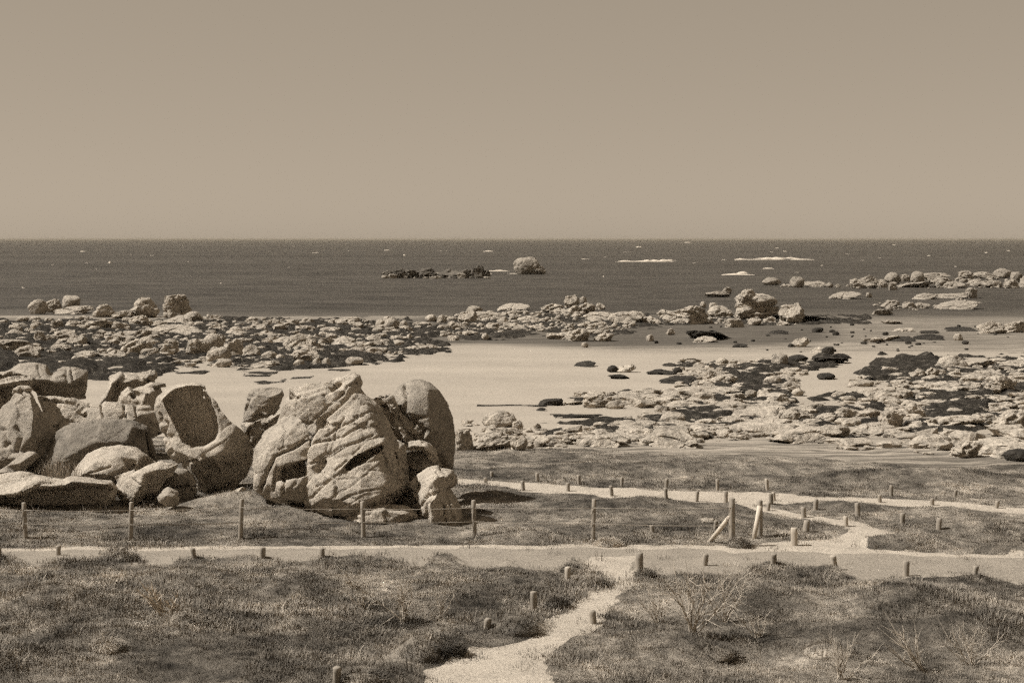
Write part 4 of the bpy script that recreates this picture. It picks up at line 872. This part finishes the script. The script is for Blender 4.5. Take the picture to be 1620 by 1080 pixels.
# ------------------------------------------------------------------ seaweed beds
WEEDS = [('left_seaweed', 'black seaweed between the rocks of the left reef', [((0, 505), (60, 508), (200, 505), (330, 503), (500, 505), (640, 505), (700, 520), (720, 560), (640, 568), (560, 582), (400, 590), (300, 588), (180, 602), (0, 590), (-150, 590), (-150, 520))], -.42, .6),
         ('middle_seaweed', 'black seaweed under the middle reef rocks', [((680, 505), (780, 492), (900, 492), (1040, 496), (1040, 520), (940, 535), (860, 533), (700, 540))], -.38, .40),
         ('stack_seaweed', 'black seaweed round the layered rock stack', [((1030, 498), (1100, 496), (1280, 498), (1380, 498), (1370, 512), (1250, 516), (1030, 512))], -.5, .40),
         ('right_seaweed', 'black seaweed mats among the right shore rocks', [((1050, 578), (1130, 566), (1280, 575), (1290, 600), (1240, 640), (1100, 640), (1080, 605)), ((890, 628), (960, 622), (1080, 620), (1080, 640), (940, 642)),
              ((1140, 625), (1250, 620), (1260, 640), (1150, 648)), ((1390, 560), (1640, 556), (1700, 640), (1640, 650), (1480, 662), (1440, 640), (1400, 600), (1350, 590)), ((1280, 630), (1350, 625), (1400, 640), (1400, 668), (1240, 672), (1300, 655)), ((1230, 565), (1340, 558), (1330, 578), (1240, 590)), ((1000, 640), (1300, 640), (1460, 645), (1640, 650), (1640, 690), (1400, 695), (1200, 705), (1020, 700)), ((840, 668), (1000, 662), (1020, 690), (850, 700))], -.30, .45),
         ('heavy_seaweed', 'thick black seaweed beds on the right shore', [((1378, 572), (1420, 562), (1480, 560), (1482, 580), (1440, 590), (1380, 590)), ((1355, 590), (1400, 588), (1440, 592), (1445, 602), (1370, 604)), ((1455, 622), (1500, 615), (1560, 622), (1580, 640), (1545, 655), (1500, 665), (1455, 655), (1470, 640)), ((1200, 575), (1240, 572), (1280, 580), (1270, 592), (1180, 600), (1170, 592)), ((1130, 610), (1180, 600), (1240, 606), (1240, 622), (1200, 632), (1160, 622))], -.9, .5),
         ('beach_wrack', 'scattered black seaweed clumps on the open sand', [((380, 585), (400, 583), (440, 588), (430, 595), (385, 597)), ((455, 597), (492, 593), (495, 598), (460, 600)), ((400, 604), (450, 600), (450, 606), (410, 608)), ((520, 586), (560, 585), (560, 589), (520, 589)), ((280, 586), (330, 584), (330, 590), (280, 592)), ((755, 641), (870, 641), (870, 644), (755, 644)), ((870, 655), (960, 655), (950, 662), (880, 662)), ((990, 648), (1040, 648), (1040, 656), (1000, 656))], -.45, .10)]
def weeds():
    for name, label, polys, thr, hh in WEEDS:
        Vs, Fs, n = [], [], 0
        for poly in polys:
            poly = list(poly)
            pts = np.array([hit_base(*p) for p in poly])
            x0, y0 = pts.min(0); x1, y1 = pts.max(0)
            st = .30 if y0 < 130 else .42
            xs = np.arange(x0, x1, st); ys = np.arange(y0, y1, st)
            X, Y = np.meshgrid(xs, ys); x = X.ravel(); y = Y.ravel()
            px, py = proj(x, y, base_z(y))
            P = xy0(x, y*.8)
            nz = fbm(P, 4.2, 4, 41)+.65*fbm(P, 1.1, 3, 43)
            wx = 4*fbm(P, 3, 3, 44)
            ins = inpoly(px+wx*3, py+wx, poly)
            ed = np.full(len(px), 1e9)
            for (ax, ay), (bx, by) in zip(poly, poly[1:]+poly[:1]):
                ex, ey = bx-ax, (by-ay)*3; t_ = np.clip(((px-ax)*ex+(py-ay)*3*ey)/max(ex*ex+ey*ey, 1e-6), 0, 1)
                ed = np.minimum(ed, np.hypot(px-ax-t_*ex, (py-ay)*3-t_*ey))
            big = (x1-x0) > 14
            m = np.where(ins, np.clip((nz-thr-(.55*np.exp(-ed/20) if big else 0))*3, 0, 1), 0)
            z = ground(x, y)-.06+m*(hh*np.clip(.45+.9*fbm(P, 1.5, 3, 47), .08, 2)+.06)
            V = np.stack([x, y, z], -1); Fc = grid_faces(len(xs), len(ys))
            keep = (m[Fc] > 0).any(1)
            if not keep.any(): continue
            v, f, _ = compact(V, Fc[keep]); Vs.append(v); Fs.append(f+n); n += len(v)
        tag(mesh_obj('seaweed', np.concatenate(Vs), np.concatenate(Fs), M_WEED), label, kind='stuff')
weeds()

# ------------------------------------------------------------------ the countless small stones
def pebbles():
    base = []
    for k in range(12):
        base.append(rock_shape('sbrw'[k % 4], 300+k, 3 if k < 6 else 2))
    zones = [(((0, 508), (330, 505), (640, 508), (690, 520), (690, 555), (560, 575), (360, 582), (0, 575), (-100, 560), (-100, 520)), 1150, 5, 22, M_SHORE),
             (((690, 505), (790, 495), (960, 498), (1040, 505), (960, 530), (880, 525), (700, 532)), 560, 4, 14, M_SHORE),
             (((1040, 500), (1260, 502), (1260, 514), (1040, 512)), 140, 4, 10, M_SHORE),
             (((1050, 575), (1280, 568), (1270, 625), (1220, 645), (1080, 635)), 330, 5, 26, M_SHORE),
             (((1360, 590), (1640, 565), (1680, 670), (1360, 690), (1300, 660), (1330, 630)), 620, 5, 32, M_SHORE),
             (((890, 625), (1080, 622), (1280, 640), (1300, 690), (1000, 705), (840, 705), (900, 680), (1000, 662), (1080, 650), (1000, 642)), 620, 6, 44, M_SHORE),
             (((1300, 690), (1480, 684), (1640, 684), (1640, 728), (1480, 722), (1330, 712)), 70, 8, 70, M_SHORE),
             (((725, 670), (830, 680), (900, 680), (900, 712), (725, 712)), 110, 8, 28, M_SHORE),
             (((1340, 445), (1620, 440), (1640, 456), (1340, 457)), 170, 4, 12, M_SEAROCK), (((1380, 478), (1540, 480), (1540, 490), (1390, 492)), 60, 4, 11, M_SEAROCK), (((605, 436), (775, 436), (775, 441), (605, 441)), 40, 5, 16, M_SEAROCK),
             (((1060, 515), (1320, 515), (1620, 500), (1620, 555), (1300, 560), (1000, 545)), 60, 4, 12, M_SHORE_WEED)]
    g = np.random.default_rng(11)
    by = {}
    for poly, cnt, lo, hi, m in zones:
        A = np.array(poly, float); x0, y0 = A.min(0); x1, y1 = A.max(0); k = 0
        while k < cnt:
            px, py = g.uniform(x0, x1), g.uniform(y0, y1)
            if not inpoly(np.array([px]), np.array([py]), poly)[0]: continue
            k += 1
            xb, yb = hit_base(px, py); zb = max(gz(xb, yb), 0.0) if yb < 236 else 0.0
            wp = lo+(hi-lo)*g.random()**2.2; wm = wp*yb/F
            P, Fc = base[int(g.integers(0, 6))+(0 if wp > 14 else 6)]
            a = g.uniform(0, 6.28); h = wm*(g.uniform(.16, .42) if yb < 150 else g.uniform(.3, .62))
            c, s = math.cos(a), math.sin(a)
            Q = np.stack([(P[:, 0]*c-P[:, 1]*s)*wm+xb, (P[:, 0]*s+P[:, 1]*c)*wm*.8+yb, P[:, 2]*h+zb], -1)
            by.setdefault(m.name, [m, [], [], 0])
            e = by[m.name]; e[1].append(Q); e[2].append(Fc+e[3]); e[3] += len(Q)
    nm = {'shore_granite': 'countless small pale stones strewn between the reef rocks', 'sea_granite': 'small stones awash at the foot of the sea reefs', 'weedy_rock': 'small black weedy stones on the wet flat'}
    for k, (m, v, f, n) in by.items():
        tag(mesh_obj('scattered_stones', np.concatenate(v), np.concatenate(f), m, smooth=False), nm[k], kind='stuff')
pebbles()

# ------------------------------------------------------------------ posts, fence, bollards
def post_mesh(h, r, seed, sides=12, rings=5, lean=(0, 0), bury=.25, bevel=.02):
    g = np.random.default_rng(seed)
    zs = np.concatenate([[-bury], np.linspace(0, h-bevel, rings), [h]])
    rs = np.concatenate([[r*1.03], r*(1+g.normal(size=rings)*.03), [r*.8]])
    V = []
    a = np.linspace(0, 2*np.pi, sides, endpoint=False)
    wob = 1+g.normal(size=sides)*.05
    for z, rr in zip(zs, rs):
        ox, oy = lean[0]*z/h, lean[1]*z/h
        V.append(np.stack([np.cos(a)*rr*wob+ox, np.sin(a)*rr*wob+oy, np.full(sides, z)+ (g.normal(size=sides)*.006 if z == h else 0)], -1))
    V = np.concatenate(V); n = len(zs)
    Fc = [[i*sides+j, i*sides+(j+1) % sides, (i+1)*sides+(j+1) % sides, (i+1)*sides+j] for i in range(n-1) for j in range(sides)]
    Fc.append([(n-1)*sides+j for j in range(sides)]); Fc.append([sides-1-j for j in range(sides)])
    return V, Fc
def tube(p0, p1, r, sides=6, sag=0, n=2):
    p0, p1 = np.array(p0, float), np.array(p1, float)
    d = p1-p0; L = np.linalg.norm(d); d = d/L
    u = np.cross(d, [0, 0, 1]); u = u/np.linalg.norm(u) if np.linalg.norm(u) > 1e-3 else np.array([1., 0, 0]); v = np.cross(d, u)
    V = []; a = np.linspace(0, 2*np.pi, sides, endpoint=False)
    rr = r if isinstance(r, tuple) else (r, r)
    for k in range(n):
        t = k/(n-1); c = p0+(p1-p0)*t; c[2] -= sag*4*t*(1-t)
        q = rr[0]+(rr[1]-rr[0])*t
        V.append(c+np.outer(np.cos(a)*q, u)+np.outer(np.sin(a)*q, v))
    V = np.concatenate(V)
    Fc = [[i*sides+j, i*sides+(j+1) % sides, (i+1)*sides+(j+1) % sides, (i+1)*sides+j] for i in range(n-1) for j in range(sides)]
    Fc.append([(n-1)*sides+j for j in range(sides)]); Fc.append([sides-1-j for j in range(sides)])
    return V, Fc
def fence():
    root = bpy.data.objects.new('wire_fence', None); col.objects.link(root)
    px = [(-135, 851, 62), (40, 852, 56), (207, 855, 60), (380, 853, 63), (575, 849, 56), (751, 848, 57), (938, 855, 65), (1158, 862, 74)]
    P = []
    for i, (x, y, h) in enumerate(px):
        X, Y, Z = hit(x, y); P.append((X, Y, Z, h*Y/F))
    root.location = (P[3][0], P[3][1], P[3][2])
    L = np.array(root.location)
    for i, (X, Y, Z, h) in enumerate(P):
        V, Fc = post_mesh(h, .072 if i < 7 else .10, 40+i, lean=((.03, -.05, .02, .05, -.03, -.04, .04, 0)[i], .02), bevel=.015)
        o = mesh_obj('fence_post', V, Fc, M_WOOD, parent=root); o.location = np.array([X, Y, Z])-L
    for fr in (.80, .42):
        Vs, Fs, n = [], [], 0
        for a, b in zip(P[:-1], P[1:]):
            V, Fc = tube((a[0], a[1]-.075, a[2]+a[3]*fr), (b[0], b[1]-.075, b[2]+b[3]*fr), .009, 5, .03, 8)
            Vs.append(V); Fs += [[q+n for q in f] for f in Fc]; n += len(V)
        o = mesh_obj('fence_wire', np.concatenate(Vs)-L, Fs, M_WIRE, parent=root)
    # the end post is braced, and a second braced post stands beside it
    X, Y, Z, h = P[-1]
    bx, by, bz = hit(1120, 856)
    V, Fc = tube((bx, by, bz-.1), (X-.05, Y, Z+h*.62), .072, 10); mesh_obj('fence_brace', V-L, Fc, M_WOOD_PALE, parent=root)
    tag(root, 'wire fence on slim wooden posts running in front of the outcrop', 'fence')
    r2 = bpy.data.objects.new('gate_post', None); col.objects.link(r2)
    X, Y, Z = hit(1202, 848); h = 56*Y/F
    r2.location = (X, Y, Z)
    V, Fc = post_mesh(h, .09, 60); mesh_obj('post', V, Fc, M_WOOD, parent=r2)
    bx, by, bz = hit(1190, 849)
    V, Fc = tube((bx-X, by-Y-.25, bz-Z-.1), (-.02, -.1, h*.86), .075, 10); mesh_obj('brace', V, Fc, M_WOOD_PALE, parent=r2)
    tag(r2, 'thick wooden post with a pale slanting brace beside the fence end', 'post')
fence()
BOL = [(92, 878, 12, 'bollard at the road edge below the second fence post, far left'), (193, 880, 12, 'bollard in the tallest grass mound by the road, left side'), (307, 882, 12, 'bollard at the road edge between the third and fourth fence posts'),
       (415, 881, 13, 'bollard at the road edge just right of the fourth fence post'), (510, 880, 11, 'bollard at the road edge left of the middle fence post'), (-2, 880, 11, 'bollard cut by the left edge of the picture beside the road'),
       (898, 919, 18, 'pale leaning bollard in the grass tip where lane meets road'), (845, 969, 28, 'tall weathered bollard in grass left of the sandy lane'), (770, 995, 13, 'broken stump beside a dark grass mound left of the lane'),
       (939, 987, 17, 'bollard on the right edge of the sandy lane'), (1012, 907, 27, 'thick bollard at the corner of the sandy lane and the road'), (533, 1083, 22, 'bollard cut by the bottom of the picture, left of the lane'),
       (778, 754, 7, 'tiny bollard behind the far track, nearest the outcrop'), (850, 762, 11, 'bollard behind the far track, second from the outcrop'), (916, 766, 12, 'bollard behind the far track, third from the outcrop'), (984, 769, 12, 'bollard behind the far track, fourth from the outcrop'), (1054, 771, 12, 'bollard behind the far track, fifth from the outcrop'),
       (1135, 776, 15, 'bollard behind the far track above the braced end post'), (1214, 775, 15, 'pale bollard behind the far track at its widest point'), (768, 764, 7, 'tiny bollard before the far track, nearest the outcrop'), (828, 776, 13, 'bollard before the far track, second from the outcrop'), (899, 777, 11, 'bollard before the far track, third from the outcrop'), (968, 784, 13, 'bollard before the far track, fourth from the outcrop'), (1054, 789, 14, 'bollard before the far track, fifth from the outcrop'),
       (1102, 793, 14, 'bollard before the far track just left of the braced end post'), (1148, 794, 15, 'bollard directly behind the top of the braced end post'), (1220, 797, 14, 'dark bollard in the fork of the two far paths'), (1224.5, 792, 11, 'pale bollard right behind the dark fork bollard'), (1215, 808, 11, 'bollard on the upper start of the narrow sandy path'),
       (1272, 818, 13, 'bollard on the near side of the narrow sandy path'), (1290, 806, 14, 'slim bollard in grass above the narrow sandy path'), (1357, 816, 17, 'sturdy bollard in the grass above the path junction'), (1338, 833, 13, 'pale bollard where the narrow path widens'), (1427, 829, 15, 'round topped bollard in the grass right of the junction'), (1485, 839, 15, 'bollard furthest right in the grass by the junction'), (1275, 841, 15, 'bollard in the grass just behind the stout roadside bollard'),
       (1257, 863, 23, 'stout pale bollard by the road right of the braced posts'), (1392, 795, 10, 'bollard before the far track right of the grass mound'), (1475, 799, 9, 'small bollard before the far track, second from right'), (1577, 804, 10, 'small bollard before the far track, near the right edge'), (1410, 784, 14, 'faint bollard in the grass behind the right part of the track'), (1511, 786, 9, 'faint small bollard furthest right behind the track'),
       (1115, 895, 15, 'bollard on the road edge below the braced fence post'), (1224, 892, 13, 'bollard on top of the grassy road edge mound, right of centre'), (1320, 894, 13, 'pale bollard on the mound before the path junction'), (1433, 911, 20, 'slim dark bollard standing before the road at right'), (1543, 909, 12, 'low bollard hidden in grass near the right end of the road'), (1032, 842, 9, 'small stump in the grass behind the fence line'), (1169, 864, 13, 'short stub beside the braced fence end post'), (1132, 838, 12, 'short stub beside the pale stone in the grass')]
for i, (x, y, h, lab) in enumerate(BOL):
    X, Y, Z = hit(x, y)
    hm = h*Y/F*1.2
    r = .085 if h > 12 else .07
    if 'far track' in lab or 'faint' in lab: r = .07
    if 'stout' in lab or 'thick' in lab: r = .105
    V, Fc = post_mesh(hm, r, 200+i, lean=(random.uniform(-.05, .05), random.uniform(-.03, .03)))
    o = mesh_obj('wooden_bollard', V, Fc, M_WOOD_GREY if 'pale' in lab and 'stone' not in lab else M_WOOD)
    o.location = (X, Y, Z); o.rotation_euler.z = random.uniform(0, 6)
    tag(o, 'low wooden '+lab, 'bollard', 'low wooden bollards along the paths')

# ------------------------------------------------------------------ grass
def tuft(seed, nb, h, spread, wd):
    g = np.random.default_rng(seed); V, Fc = [], []
    for k in range(nb):
        a = g.uniform(0, 6.28); rr = spread*math.sqrt(g.random())*.5
        bx, by = math.cos(a)*rr, math.sin(a)*rr
        hh = h*g.uniform(.55, 1.15); ln = hh*g.uniform(.25, .9); b = a+g.normal()*.8
        dx, dy = math.cos(b), math.sin(b)
        p = np.array([-dy, dx, 0])*wd*.5
        pts = [np.array([bx, by, -.03]), np.array([bx+dx*ln*.35, by+dy*ln*.35, hh*.6]), np.array([bx+dx*ln, by+dy*ln, hh*.95])]
        n = len(V)
        V += [pts[0]-p, pts[0]+p, pts[1]-p*.8, pts[1]+p*.8, pts[2]]
        Fc += [[n, n+1, n+3, n+2], [n+2, n+3, n+4]]
    return V, Fc
gcol = bpy.data.collections.new('grass_tufts')
for k in range(8):
    V, Fc = tuft(900+k, 22, .085, .44, .010) if k < 6 else tuft(900+k, 12, .26, .26, .010)
    o = mesh_obj(f'tuft_{k}', V, Fc, M_BLADE, smooth=False, link=False); gcol.objects.link(o)
def grass():
    g = np.random.default_rng(5)
    pts = []
    for y0, y1, dens in ((20, 30, 44), (30, 38, 36), (38, 48, 28), (48, 60, 16), (60, 76, 8)):
        hw = y1*.46
        n = int((y1-y0)*2*hw*dens)
        x = g.uniform(-hw, hw, n); y = g.uniform(y0, y1, n)
        c = classify(x, y)
        c2 = classify(x+g.normal(size=n)*.22, y+g.normal(size=n)*.35)
        keep = ((c == 0) & ((c2 == 0) | (g.random(n) < .6))) | ((c != 3) & (g.random(n) < .012)) | ((c != 3) & (c2 == 0) & (g.random(n) < .28))
        pts.append(np.stack([x[keep], y[keep]], -1))
    P = np.concatenate(pts); x, y = P.T
    z = ground(x, y)
    n = len(x)
    patch = fbm(xy0(x, y), 1.6, 3, 81); big = fbm(xy0(x, y), 6, 2, 83)
    s = np.clip(1.0+.75*patch+.35*big, .35, 1.9)*g.uniform(.75, 1.25, n)
    s *= np.where(y > 46, .8, 1.0)*np.where(y > 58, .8, 1)
    idx = np.where(g.random(n) < .015+.10*np.clip(patch-.15, 0, 1), g.integers(6, 8, n), g.integers(0, 6, n))
    me = bpy.data.meshes.new('grass'); me.vertices.add(n); me.vertices.foreach_set('co', np.stack([x, y, z], -1).astype(np.float32).ravel())
    for nm, vals, tp in (('scl', s, 'FLOAT'), ('rotz', g.uniform(0, 6.28, n), 'FLOAT'), ('pick', idx, 'INT')):
        a = me.attributes.new(nm, tp, 'POINT'); a.data.foreach_set('value', vals.astype(np.float32 if tp == 'FLOAT' else np.int32))
    o = bpy.data.objects.new('grass', me); col.objects.link(o)
    tag(o, 'short rough dune grass covering the ground between the paths', kind='stuff')
    ng = bpy.data.node_groups.new('grass_scatter', 'GeometryNodeTree')
    ng.interface.new_socket('Geometry', in_out='INPUT', socket_type='NodeSocketGeometry')
    ng.interface.new_socket('Geometry', in_out='OUTPUT', socket_type='NodeSocketGeometry')
    N = ng.nodes; gi = N.new('NodeGroupInput'); go = N.new('NodeGroupOutput')
    iop = N.new('GeometryNodeInstanceOnPoints'); ci = N.new('GeometryNodeCollectionInfo')
    ci.inputs['Collection'].default_value = gcol; ci.inputs['Separate Children'].default_value = True; ci.inputs['Reset Children'].default_value = True
    def na(nm, tp):
        q = N.new('GeometryNodeInputNamedAttribute'); q.data_type = tp; q.inputs['Name'].default_value = nm; return q.outputs['Attribute']
    mp = N.new('GeometryNodeMeshToPoints'); mp.inputs['Radius'].default_value = .001
    cx = N.new('ShaderNodeCombineXYZ'); e2r = N.new('FunctionNodeEulerToRotation')
    ng.links.new(na('rotz', 'FLOAT'), cx.inputs[2]); ng.links.new(cx.outputs[0], e2r.inputs[0])
    ng.links.new(gi.outputs[0], mp.inputs[0]); ng.links.new(mp.outputs[0], iop.inputs['Points'])
    ng.links.new(ci.outputs[0], iop.inputs['Instance']); iop.inputs['Pick Instance'].default_value = True
    ng.links.new(na('pick', 'INT'), iop.inputs['Instance Index']); ng.links.new(e2r.outputs[0], iop.inputs['Rotation'])
    ng.links.new(na('scl', 'FLOAT'), iop.inputs['Scale'])
    ng.links.new(iop.outputs[0], go.inputs[0])
    o.modifiers.new('scatter', 'NODES').node_group = ng
    print('grass tufts', n)
grass()

# ------------------------------------------------------------------ dry shrubs and tall stalks
def branches(seed, n, h, spread, r0, bias=(0, 0), twigs=4):
    g = np.random.default_rng(seed); Vs, Fs, c = [], [], 0
    def seg(p, q, ra, rb):
        nonlocal c
        V, Fc = tube(p, q, (ra, rb), 4); Vs.append(V); Fs.extend([[k+c for k in f] for f in Fc]); c += len(V)
    for k in range(n):
        p = np.array([g.normal()*spread*.12, g.normal()*spread*.12, -.05])
        d = np.array([g.normal()*spread+bias[0], g.normal()*spread*.7+bias[1], h*g.uniform(.7, 1.1)])
        L = np.linalg.norm(d); ra = r0*g.uniform(1.3, 2.0); pts = [p]
        for s in range(4):
            q = pts[-1]+d/4+g.normal(size=3)*L*.03; pts.append(q)
        for s in range(4):
            seg(pts[s], pts[s+1], ra*(1-s*.22), ra*(1-(s+1)*.22))
            if s > 0:
                for _ in range(twigs//2):
                    e = pts[s]+(d/L)*L*g.uniform(.12, .3)+g.normal(size=3)*L*.13
                    seg(pts[s], e, ra*.5, ra*.15)
    return np.concatenate(Vs), Fs
SHRUB = [(262, 972, 44, 5, (-.6, .0), .02, 'white leafless shrub with long bare stems leaning left', M_TWIG, .28), (273, 970, 32, 2, (.02, 0), .017, 'bare forked white stem just right of the leaning white shrub', M_TWIG, .08),
         (640, 985, 62, 9, (0, 0), .008, 'bare dry shrub with crossed stems in the grass left of the lane', M_STALK, .34), (575, 965, 45, 7, (-.1, 0), .006, 'thin dry shrub near the centre of the left grass', M_STALK, .3), (1095, 1000, 90, 9, (.05, 0), .009, 'largest bare dry shrub on the right hand grass', M_STALK, .42),
         (1145, 985, 70, 7, (.1, 0), .007, 'dry shrub with upright stems right of the largest shrub', M_STALK, .3), (1460, 1062, 60, 6, (-.35, 0), .009, 'dry shrub of long stems leaning left at the lower right', M_STALK, .2), (1330, 1075, 70, 7, (-.15, 0), .007, 'sparse dry shrub at the bottom right of the lane', M_STALK, .3), (1040, 985, 50, 6, (0, 0), .006, 'low dry shrub at the edge right of the lane', M_STALK, .3),
         (85, 760, 42, 0, (0, 0), 0, '', None, 0), (700, 975, 40, 5, (0, 0), .006, 'few dry upright stems left of the broken stump', M_STALK, .14), (1540, 1050, 60, 8, (0, 0), .006, 'pale dry stems at the lower right corner', M_STALK, .4), (560, 930, 30, 6, (-.1, 0), .005, 'low wispy dry stems below the middle of the road', M_STALK, .35), (170, 1025, 22, 3, (0, 0), .006, 'short dark twigs in the lower left grass', M_STALK, .1), (1200, 1010, 40, 5, (0, 0), .006, 'small dry stems in mid grass right of the largest shrub', M_STALK, .2)]
for i, (x, y, h, n, bias, r, lab, m, spr) in enumerate(SHRUB):
    if not n: continue
    X, Y, Z = hit(x, y)
    V, Fc = branches(70+i, int(n*1.5), h*Y/F*1.1, spr*1.15, r*1.25, bias, 6)
    o = mesh_obj('dry_shrub', V, Fc, m, smooth=False); o.location = (X, Y, Z)
    tag(o, lab, 'shrub', 'dry shrubs in the dune grass')
TUSS = [(668, 1046, 66, 38, 'largest dark grass tussock left of the sandy lane'), (716, 1036, 40, 24, 'smaller grass tussock right beside the largest one'), (822, 1004, 62, 30, 'dark grass tussock next to the broken stump by the lane'), (905, 908, 34, 24, 'pointed grass tussock on the tip where lane meets road'),
        (943, 928, 40, 20, 'low grass tussock hanging over the lane below the tip'), (1022, 914, 34, 14, 'grass tussock at the foot of the thick corner bollard'), (196, 888, 46, 20, 'highest grass tussock on the road edge at left'), (572, 1084, 70, 26, 'grass tussock at the bottom edge left of the lane'),
        (882, 962, 34, 26, 'dark grass tussock on the left bank of the lane'), (300, 990, 54, 16, 'flat grass tussock below the white leafless shrub'), (165, 1032, 56, 22, 'grass tussock with short twigs at lower left'), (1170, 866, 40, 22, 'dark grass tussock around the braced end post'),
        (965, 865, 44, 16, 'dark grass tussock right of the last plain fence post'), (1320, 1040, 90, 30, 'broad grass tussock in the lower right grass'), (1130, 1040, 80, 26, 'grass tussock right of the lane below the largest shrub'), (460, 915, 70, 14, 'long grass tussock just below the road at left')]
for i, (x, y, wp, hp, lab) in enumerate(TUSS):
    X, Y, Z = hit(x, y); W, H = wp*Y/F/2, hp*Y/F*.7
    g = np.random.default_rng(840+i); V, Fc = [], []
    for k in range(520):
        a = g.uniform(0, 6.28); rr = math.sqrt(g.random())
        bx, by = math.cos(a)*rr*W, math.sin(a)*rr*W*.8
        top = H*(1-rr*rr)*.72; b = a+g.normal()*.7; ln = g.uniform(.08, .24); hh = g.uniform(.06, .17)
        dx, dy = math.cos(b), math.sin(b); p = np.array([-dy, dx, 0])*.0065; n = len(V)
        b0 = np.array([bx, by, top-.10]); V += [b0-p, b0+p, b0+[dx*ln*.4, dy*ln*.4, .1+hh*.7]-p*.8, b0+[dx*ln*.4, dy*ln*.4, .1+hh*.7]+p*.8, b0+[dx*ln, dy*ln, .1+hh*.75]]
        Fc += [[n, n+1, n+3, n+2], [n+2, n+3, n+4]]
    # the earthy hump the blades grow from
    n0 = len(V); D, Fi = ICO[3]
    q = D*[W*.95, W*.78, H*.72]*(1+.10*fbm(D, .5, 2, i))[:, None]; V += list(q); Fc += [[int(k)+n0 for k in f] for f in Fi]
    o = mesh_obj('grass_tussock', V, Fc, M_BLADE, smooth=False); o.location = (X, Y+W*.5, Z-.02)
    tag(o, lab, 'grass tussock', 'grass tussocks in the dune turf')
# tall grass tuft growing behind the front slab
V, Fc = [], []
g = np.random.default_rng(77)
for k in range(160):
    bx, by = g.normal()*.45, g.normal()*.25
    hh = g.uniform(.3, 1.15)*math.exp(-abs(bx)*.6); ln = g.normal()*.22-.05; p = np.array([.007, 0, 0]); n = len(V)
    V += [np.array([bx, by, -.2])-p, np.array([bx, by, -.2])+p, np.array([bx+ln*.35, by, hh*.6])-p*.8, np.array([bx+ln*.35, by, hh*.6])+p*.8, np.array([bx+ln, by+g.normal()*.1, hh])]
    Fc += [[n, n+1, n+3, n+2], [n+2, n+3, n+4]]
o = mesh_obj('tall_grass_tuft', V, Fc, M_STALK, smooth=False); o.location = ((92-CX)/F*53.4, 53.4, CAMZ-(757-HY)/F*53.4)
tag(o, 'tall dry grass tuft growing behind the long low slab', 'grass tuft')

# ------------------------------------------------------------------ sea air
def haze():
    V = [(x, y, z) for z in (-1.6, 15.5) for y in (-70, 30500) for x in (-40000, 40000)]
    Fc = [[0, 2, 3, 1], [4, 5, 7, 6], [0, 1, 5, 4], [2, 6, 7, 3], [0, 4, 6, 2], [1, 3, 7, 5]]
    m = bpy.data.materials.new('sea_air'); m.use_nodes = True; t = m.node_tree; t.nodes.clear()
    o_ = t.nodes.new('ShaderNodeOutputMaterial'); v = t.nodes.new('ShaderNodeVolumePrincipled')
    v.inputs['Color'].default_value = (.46, .40, .31, 1); v.inputs['Density'].default_value = .00007
    t.links.new(v.outputs[0], o_.inputs['Volume'])
    o = mesh_obj('haze', V, Fc, m, smooth=False)
    tag(o, 'faint sea haze softening the horizon', kind='stuff')
haze()
